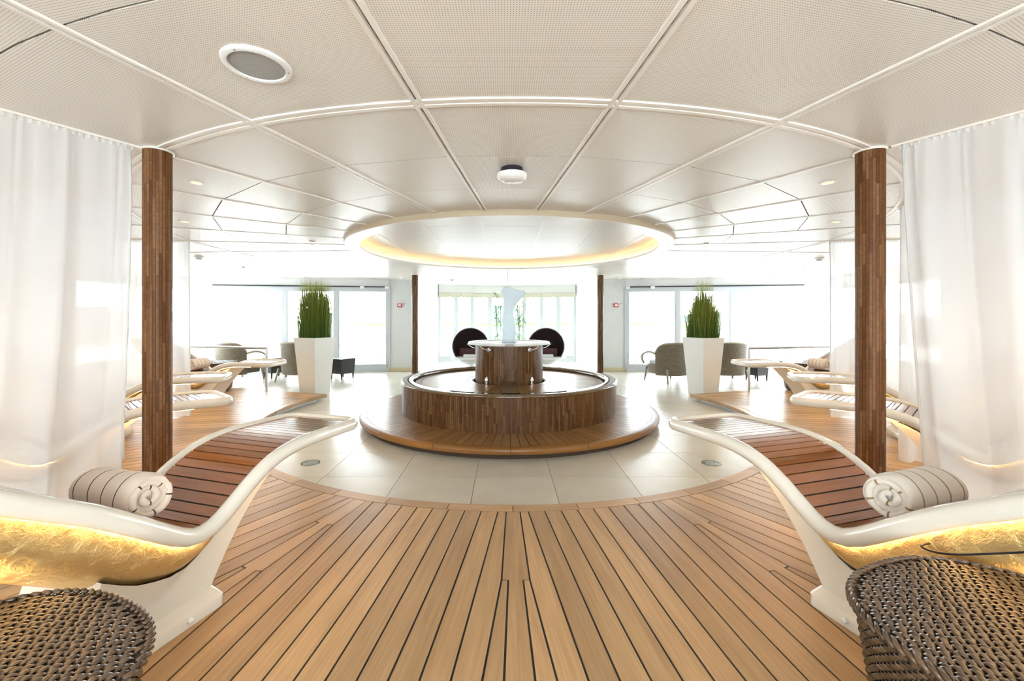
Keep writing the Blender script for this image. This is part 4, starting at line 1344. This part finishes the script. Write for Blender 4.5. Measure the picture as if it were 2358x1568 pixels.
# ------------------------------------------------------------------ wicker armchairs
def armchair():
    root = thing('wicker_armchair', 'x', 'armchair', group='wicker armchairs at the rear doors')
    def hz(a):     # top edge height over plan angle (0 = back centre, +-1 = ends of the back)
        return .83 - .03 * abs(a) ** 2 - .17 * abs(a) ** 6
    b = MB()
    for th, flip in ((0, 1), (.035, -1)):
        def bp(u, v, th=th):
            a = 2 * u - 1; ang = a * R(84); rx, ry = .41 - th, .34 - th
            zt_ = hz(a); z = .15 + (zt_ - .15) * v; fl = 1 + .10 * (v - .5)
            return (rx * sin(ang) * fl, -ry * cos(ang) * fl - .03 * v, z)
        b.grid(bp, 30, 8, uvf=lambda u, v: (u * 1.5, v * .62))
    def edge(u): 
        a = 2 * u - 1; ang = a * R(84); return (.3925 * sin(ang) * 1.05, -.3225 * cos(ang) * 1.05 - .03, hz(a))
    b.build('back_shell', 'wick_chair', root, smooth=True)
    b = MB(); b.tube([edge(k / 30) for k in range(31)], .022, 8); b.build('top_roll', 'wick_tube', root, smooth=True)
    for sx in (-1, 1):
        e0 = Vector(edge(1 if sx > 0 else 0))
        b = MB(); b.tube(smooth_path([Vector((sx * .40, -.05, .60)), Vector((sx * .42, .16, .63)), Vector((sx * .42, .36, .56)), Vector((sx * .40, .41, .46)), Vector((sx * .36, .40, .36))]), .024, 8)
        b.build('arm', 'wick_tube', root, smooth=True)
    b = MB(); q = []
    for k in range(24):
        a = 2 * pi * k / 24; c, s_ = cos(a), sin(a); rr = 1 / (abs(c) ** 4 + abs(s_) ** 4) ** .25
        q.append((.36 * rr * c, .05 + .37 * rr * s_))
    n = 24
    vs = [(x, y, .36) for x, y in q] + [(x * .94, y * .94, .17) for x, y in q]
    b.add(vs, [tuple(range(n))] + [(n + k, n + (k + 1) % n, (k + 1) % n, k) for k in range(n)] + [tuple(range(2 * n - 1, n - 1, -1))], [(atan2(v[1], v[0]) * .38, v[2]) for v in vs]); b.build('seat_base', 'wick_chair', root, smooth=True, sharp=40)
    b = MB(); vs = [(x * .9, y * .9, .365) for x, y in q] + [(x * .92, y * .92, .42) for x, y in q] + [(x * .8, y * .8, .45) for x, y in q]
    b.add(vs, [(k, (k + 1) % n, n + (k + 1) % n, n + k) for k in range(n)] + [(n + k, n + (k + 1) % n, 2 * n + (k + 1) % n, 2 * n + k) for k in range(n)] + [tuple(2 * n + k for k in range(n))]); b.build('seat_cushion', 'cushion', root, smooth=True, sharp=50)
    for sx in (-1, 1):
        for y0, y1, top in ((-.30, -.37, .28), (.36, .40, .30)):
            b = MB(); b.tube([(sx * .31, y0, top), (sx * .345, y1, 0)], [.024, .017], 8); b.build('leg', 'wick_tube', root, smooth=True)
    return root
ac = armchair()
for k, (x, y, a, lb) in enumerate(((-5.92, 3.25, -22, 'grey wicker armchair behind the left railing, by the glass doors'), (-4.50, 3.25, -14, 'grey wicker armchair half hidden by the left planter'),
                                   (3.48, 3.12, 18, 'grey wicker armchair left of the right planter, back turned'), (4.68, 3.16, -4, 'grey wicker armchair between the right planter and the right railing'))):
    o = ac if k == 0 else copy_tree(ac)
    o.location = (x, y, 0); o.rotation_euler = (0, 0, R(a)); o['label'] = lb


def dark_table(x, y, a, lb, w=.40):
    t = thing('dark_stool', lb, 'side table', (x, y, 0), R(a), 'dark wicker stools')
    b = MB(); b.box((0, 0, .28), (w, w, .32), taper=.88)
    for k in range(len(b.uv)): b.uv[k] = (b.v[k][0] + b.v[k][1], b.v[k][2])
    b.build('woven_body', 'wick_table', t)
    b = MB(); b.box((0, 0, .445), (w + .01, w + .01, .012)); b.build('top', 'wick_table', t)
    for sx in (-1, 1):
        for sy in (-1, 1):
            b = MB(); b.tube([(sx * w * .4, sy * w * .4, .13), (sx * w * .4, sy * w * .4, 0)], [.02, .014], 8); b.build('leg', 'wick_table', t)
dark_table(-5.32, 3.72, -35, 'black wicker stool between the two left armchairs')
dark_table(-3.72, 3.55, -28, 'black wicker stool right of the left planter')
dark_table(5.42, 3.25, 20, 'black wicker stool behind the foot of the rearmost right lounger', .34)

# ------------------------------------------------------------------ ball chairs
def ball_chair():
    root = thing('ball_chair', 'x', 'ball chair', group='ball chairs in the alcove')
    Rb, zc, zt_ = .49, .62, .345
    def sph(r, keep, name, mat, inner):
        b = MB(); nu, nv = 48, 32; idx = {}; vs = []; fs = []
        for i in range(nv + 1):
            for j in range(nu):
                th = pi * i / nv; ph = 2 * pi * j / nu
                vs.append((r * sin(th) * cos(ph), r * sin(th) * sin(ph), zc + r * cos(th)))
        for i in range(nv):
            for j in range(nu):
                f = (i * nu + j, (i + 1) * nu + j, (i + 1) * nu + (j + 1) % nu, i * nu + (j + 1) % nu)
                c = Vector((0, 0, 0))
                for q in f: c += Vector(vs[q])
                c /= 4
                if keep(c): fs.append(f[::-1] if inner else f)
        b.add(vs, fs); return b.build(name, mat, root, smooth=True)
    sph(Rb, lambda c: c.z < zt_ or c.y > -.04, 'shell', 'ballshell', False)
    sph(Rb - .02, lambda c: c.z > zt_ - .05 and c.y > -.05, 'lining', 'brownlining', True)
    b = MB(); b.tube([(Rb * cos(R(a)) * .985, -.045, zc + Rb * sin(R(a)) * .985) for a in range(-34, 215, 6)], .014, 8); b.build('lip', 'ballshell', root, smooth=True)
    b = MB(); b.lathe([(.001, zt_), (.50, zt_), (.53, zt_ - .015), (.52, zt_ - .035), (.40, zt_ - .055), (.001, zt_ - .055)], 48); b.build('tray_rim', 'ballshell', root, smooth=True, sharp=50)
    b = MB(); b.box((0, .12, zt_ + .11), (.60, .18, .20)); b.build('back_cushion', 'browncush', root)
    b = MB(); b.box((0, -.12, zt_ + .035), (.34, .22, .06)); b.build('seat_pillow', 'whitecush', root)
    b = MB(); b.lathe([(.001, .12), (.10, .12), (.12, .05), (.26, .02), (.27, 0), (.001, 0)], 32); b.build('foot', 'ballshell', root, smooth=True, sharp=40)
    return root
bc = ball_chair(); Yb = 5.13
for k, (px, lb) in enumerate(((1084, 'white ball chair with dark brown lining, left of the ice column'), (1257, 'white ball chair with dark brown lining, right of the ice column'))):
    o = bc if k == 0 else copy_tree(bc)
    o.location = (PD(px, Yb), Yb, 0); o['label'] = lb

# bamboo in the alcove
for k, (px, Yk, lb, hh) in enumerate(((1150, 5.75, 'potted bamboo behind the ice column, left one', 2.10), (1199, 5.75, 'potted bamboo behind the ice column, right one', 2.0))):
    t = thing('potted_bamboo', lb, 'plant', (PD(px, Yk), Yk, 0), group='bamboo in the alcove')
    b = MB(); b.lathe([(.001, 0), (.13, 0), (.16, .38), (.145, .38), (.13, .34), (.001, .34)], 24); b.build('pot', 'white', t, smooth=True, sharp=40)
    rnd = random.Random(40 + k)
    lf = MB()
    for c in range(5):
        a = rnd.random() * 6.28; x0, y0 = .05 * cos(a), .05 * sin(a); x1, y1 = x0 * 2.2, y0 * 2.2; h2 = hh * rnd.uniform(.8, 1.0)
        pts = [Vector((x0 + (x1 - x0) * f, y0 + (y1 - y0) * f, .33 + (h2 - .33) * f)) for f in (0, .25, .5, .75, 1)]
        b = MB(); b.tube(pts, .006, 6); b.build('cane', 'bamboo', t, smooth=True)
        for m in range(34):
            f = rnd.choice((.35, .62, .66, .7, .95, 1.0)) + rnd.gauss(0, .03); f = min(1, max(.1, f))
            p = Vector((x0 + (x1 - x0) * f, y0 + (y1 - y0) * f, .33 + (h2 - .33) * f)); d = Vector((rnd.gauss(0, 1), rnd.gauss(0, 1), rnd.gauss(0, .35))).normalized(); l_ = rnd.uniform(.12, .22)
            sd = d.cross(Vector((0, 0, 1))).normalized() * .016
            lf.add([p, p + d * l_ * .45 + sd + Vector((0, 0, .01)), p + d * l_ - Vector((0, 0, .02)), p + d * l_ * .45 - sd + Vector((0, 0, .01))], [(0, 1, 2, 3)], tone=rnd.random() * .98 + .01)
    lf.build('leaves', 'leaf', t, kind='stuff')

# ------------------------------------------------------------------ ceiling fittings
def onceil(px, py): 
    return P(px, py, CEIL)
p = onceil(592, 148)
t = thing('ceiling_speaker', 'round white ceiling loudspeaker with grey grille at upper left', 'loudspeaker', (p.x, p.y, CEIL))
b = MB(); b.lathe([(.098, 0), (.122, 0), (.120, -.008), (.114, -.012), (.100, -.012), (.098, -.006)], 48, close=True); b.build('bezel', 'white', t, smooth=True, sharp=40)
b = MB(); b.lathe([(.001, -.010), (.06, -.009), (.0985, -.006)], 40)
for k in range(len(b.uv)): b.uv[k] = (b.v[k][0], b.v[k][1])
b.build('grille', 'grille', t, smooth=True)
for a in (20, 140, 260):
    b = MB(); b.tube([(.11 * cos(R(a)), .11 * sin(R(a)), -.008), (.11 * cos(R(a)), .11 * sin(R(a)), -.014)], .0035, 8); b.build('screw', 'chrome', t)
p = onceil(1179, 388)
t = thing('ceiling_lamp', 'oval bulkhead ceiling lamp with black base and opal cover', 'ceiling lamp', (p.x, p.y, CEIL))
b = MB(); b.lathe([(.001, .0), (.072, 0), (.075, -.028), (.09, -.036), (.100, -.045), (.001, -.045)], 40); b.build('base', 'black', t, smooth=True, sharp=40)
b = MB(); b.lathe([(.100, -.040), (.099, -.055), (.085, -.075), (.05, -.088), (.001, -.091)], 40); b.build('cover', 'diffuser', t, smooth=True)


def downlight(x, y, lb):
    t = thing('downlight', lb, 'downlight', (x, y, CEIL), group='recessed warm downlights')
    b = MB(); b.lathe([(.036, .002), (.036, -.004), (.050, -.004), (.053, 0)], 32); b.build('bezel', 'white', t, smooth=True, sharp=40)
    b = MB(); b.lathe([(.001, -.0025), (.036, -.0015)], 24); b.build('lens', 'lampwarm', t)
    ld = bpy.data.lights.new('downlight_beam', 'SPOT'); ld.energy = 18; ld.color = (1, .78, .52); ld.spot_size = R(95); ld.spot_blend = .7; ld.shadow_soft_size = .04
    lo = bpy.data.objects.new('downlight_beam', ld); COL.objects.link(lo); lo.parent = t; lo.location = (0, 0, -.02)
for k, a in enumerate((12.9, 37.9, 62.9, 87.9)):
    for sgn in (-1, 1):
        if k == 0: continue
        x, y = pol(2.97 * U, sgn * a)
        downlight(x, y, '%s downlight over the %s lounger bay' % ('left' if sgn < 0 else 'right', ('first', 'second', 'third', 'rearmost')[k]))
for px, py, lb in ((719, 556, 'ceiling sprinkler left of the ring'), (1626, 561, 'ceiling sprinkler right of the ring'), (561, 615, 'ceiling sprinkler near the left rear doors'), (1806, 636, 'ceiling sprinkler near the right rear doors'), (921, 633, 'ceiling sprinkler before the left stone pier'), (1429, 633, 'ceiling sprinkler before the right stone pier')):
    p = P(px, min(py, 633), CEIL) if py < 633 else Vector((PD(px, 4.2 - (0 if py < 634 else .5)), 4.2, CEIL))
    t = thing('sprinkler', lb, 'sprinkler', (p.x, p.y, CEIL), group='ceiling sprinklers')
    b = MB(); b.lathe([(.001, 0), (.045, 0), (.04, -.012), (.001, -.012)], 20); b.build('plate', 'chrome', t, smooth=True, sharp=40)
    b = MB(); b.tube([(0, 0, -.01), (0, 0, -.05)], .010, 8); b.tube([(0, 0, -.05), (0, 0, -.054)], .024, 12); b.build('head', 'chrome', t)
for px, py, lb in ((458, 590, 'smoke detector above the rear left curtain'), (1887, 593, 'smoke detector above the rear right curtain'), (1041, 633, 'smoke detector over the alcove opening')):
    p = P(px, py, CEIL) if py < 630 else Vector((PD(px, 4.6), 4.6, CEIL))
    t = thing('smoke_detector', lb, 'smoke detector', (p.x, p.y, CEIL), group='smoke detectors')
    b = MB(); b.lathe([(.001, 0), (.065, 0), (.065, -.022), (.05, -.03), (.001, -.03)], 28); b.build('base', 'white', t, smooth=True, sharp=40)
    b = MB(); b.lathe([(.042, -.03), (.042, -.05), (.03, -.058), (.001, -.058)], 24); b.build('sensor', 'frame', t, smooth=True, sharp=40)

# floor discs and alarm boxes
for px, py, lb in ((715, 1066, 'round metal floor cover in the tiles, left'), (1638, 1067, 'round metal floor cover in the tiles, right')):
    p = P(px, py, 0)
    t = thing('floor_cover', lb, 'floor cover', (p.x, p.y, 0), group='round floor covers')
    b = MB(); b.lathe([(.070, .0), (.070, .003), (.083, .003), (.085, 0)], 40); b.build('ring', 'chrome', t, smooth=True, sharp=40)
    b = MB(); b.lathe([(.001, .0015), (.066, .0015)], 32); b.build('lid', 'steel', t)
    for a in (40, 160, 280):
        b = MB(); b.tube([(.058 * cos(R(a)), .058 * sin(R(a)), .001), (.058 * cos(R(a)), .058 * sin(R(a)), .004)], .005, 8); b.build('screw', 'black', t)
for px, lb in ((921, 'small red fire alarm box on the left stone pier'), (1418, 'small red fire alarm box on the right stone pier')):
    z = CAM.z + (CY - 703) * (BY - CAM.y) / F
    t = thing('alarm_box', lb, 'fire alarm', (PD(px, BY), BY - .001, z), group='fire alarm boxes')
    b = MB(); b.box((0, -.02, 0), (.115, .04, .095)); b.build('housing', 'red', t)
    b = MB(); b.box((0, -.042, 0), (.07, .004, .055)); b.build('glass_plate', 'whitecush', t)
    b = MB(); b.box((.14, -.006, .05), (.02, .012, .012)); b.build('cable_clip', 'black', t)
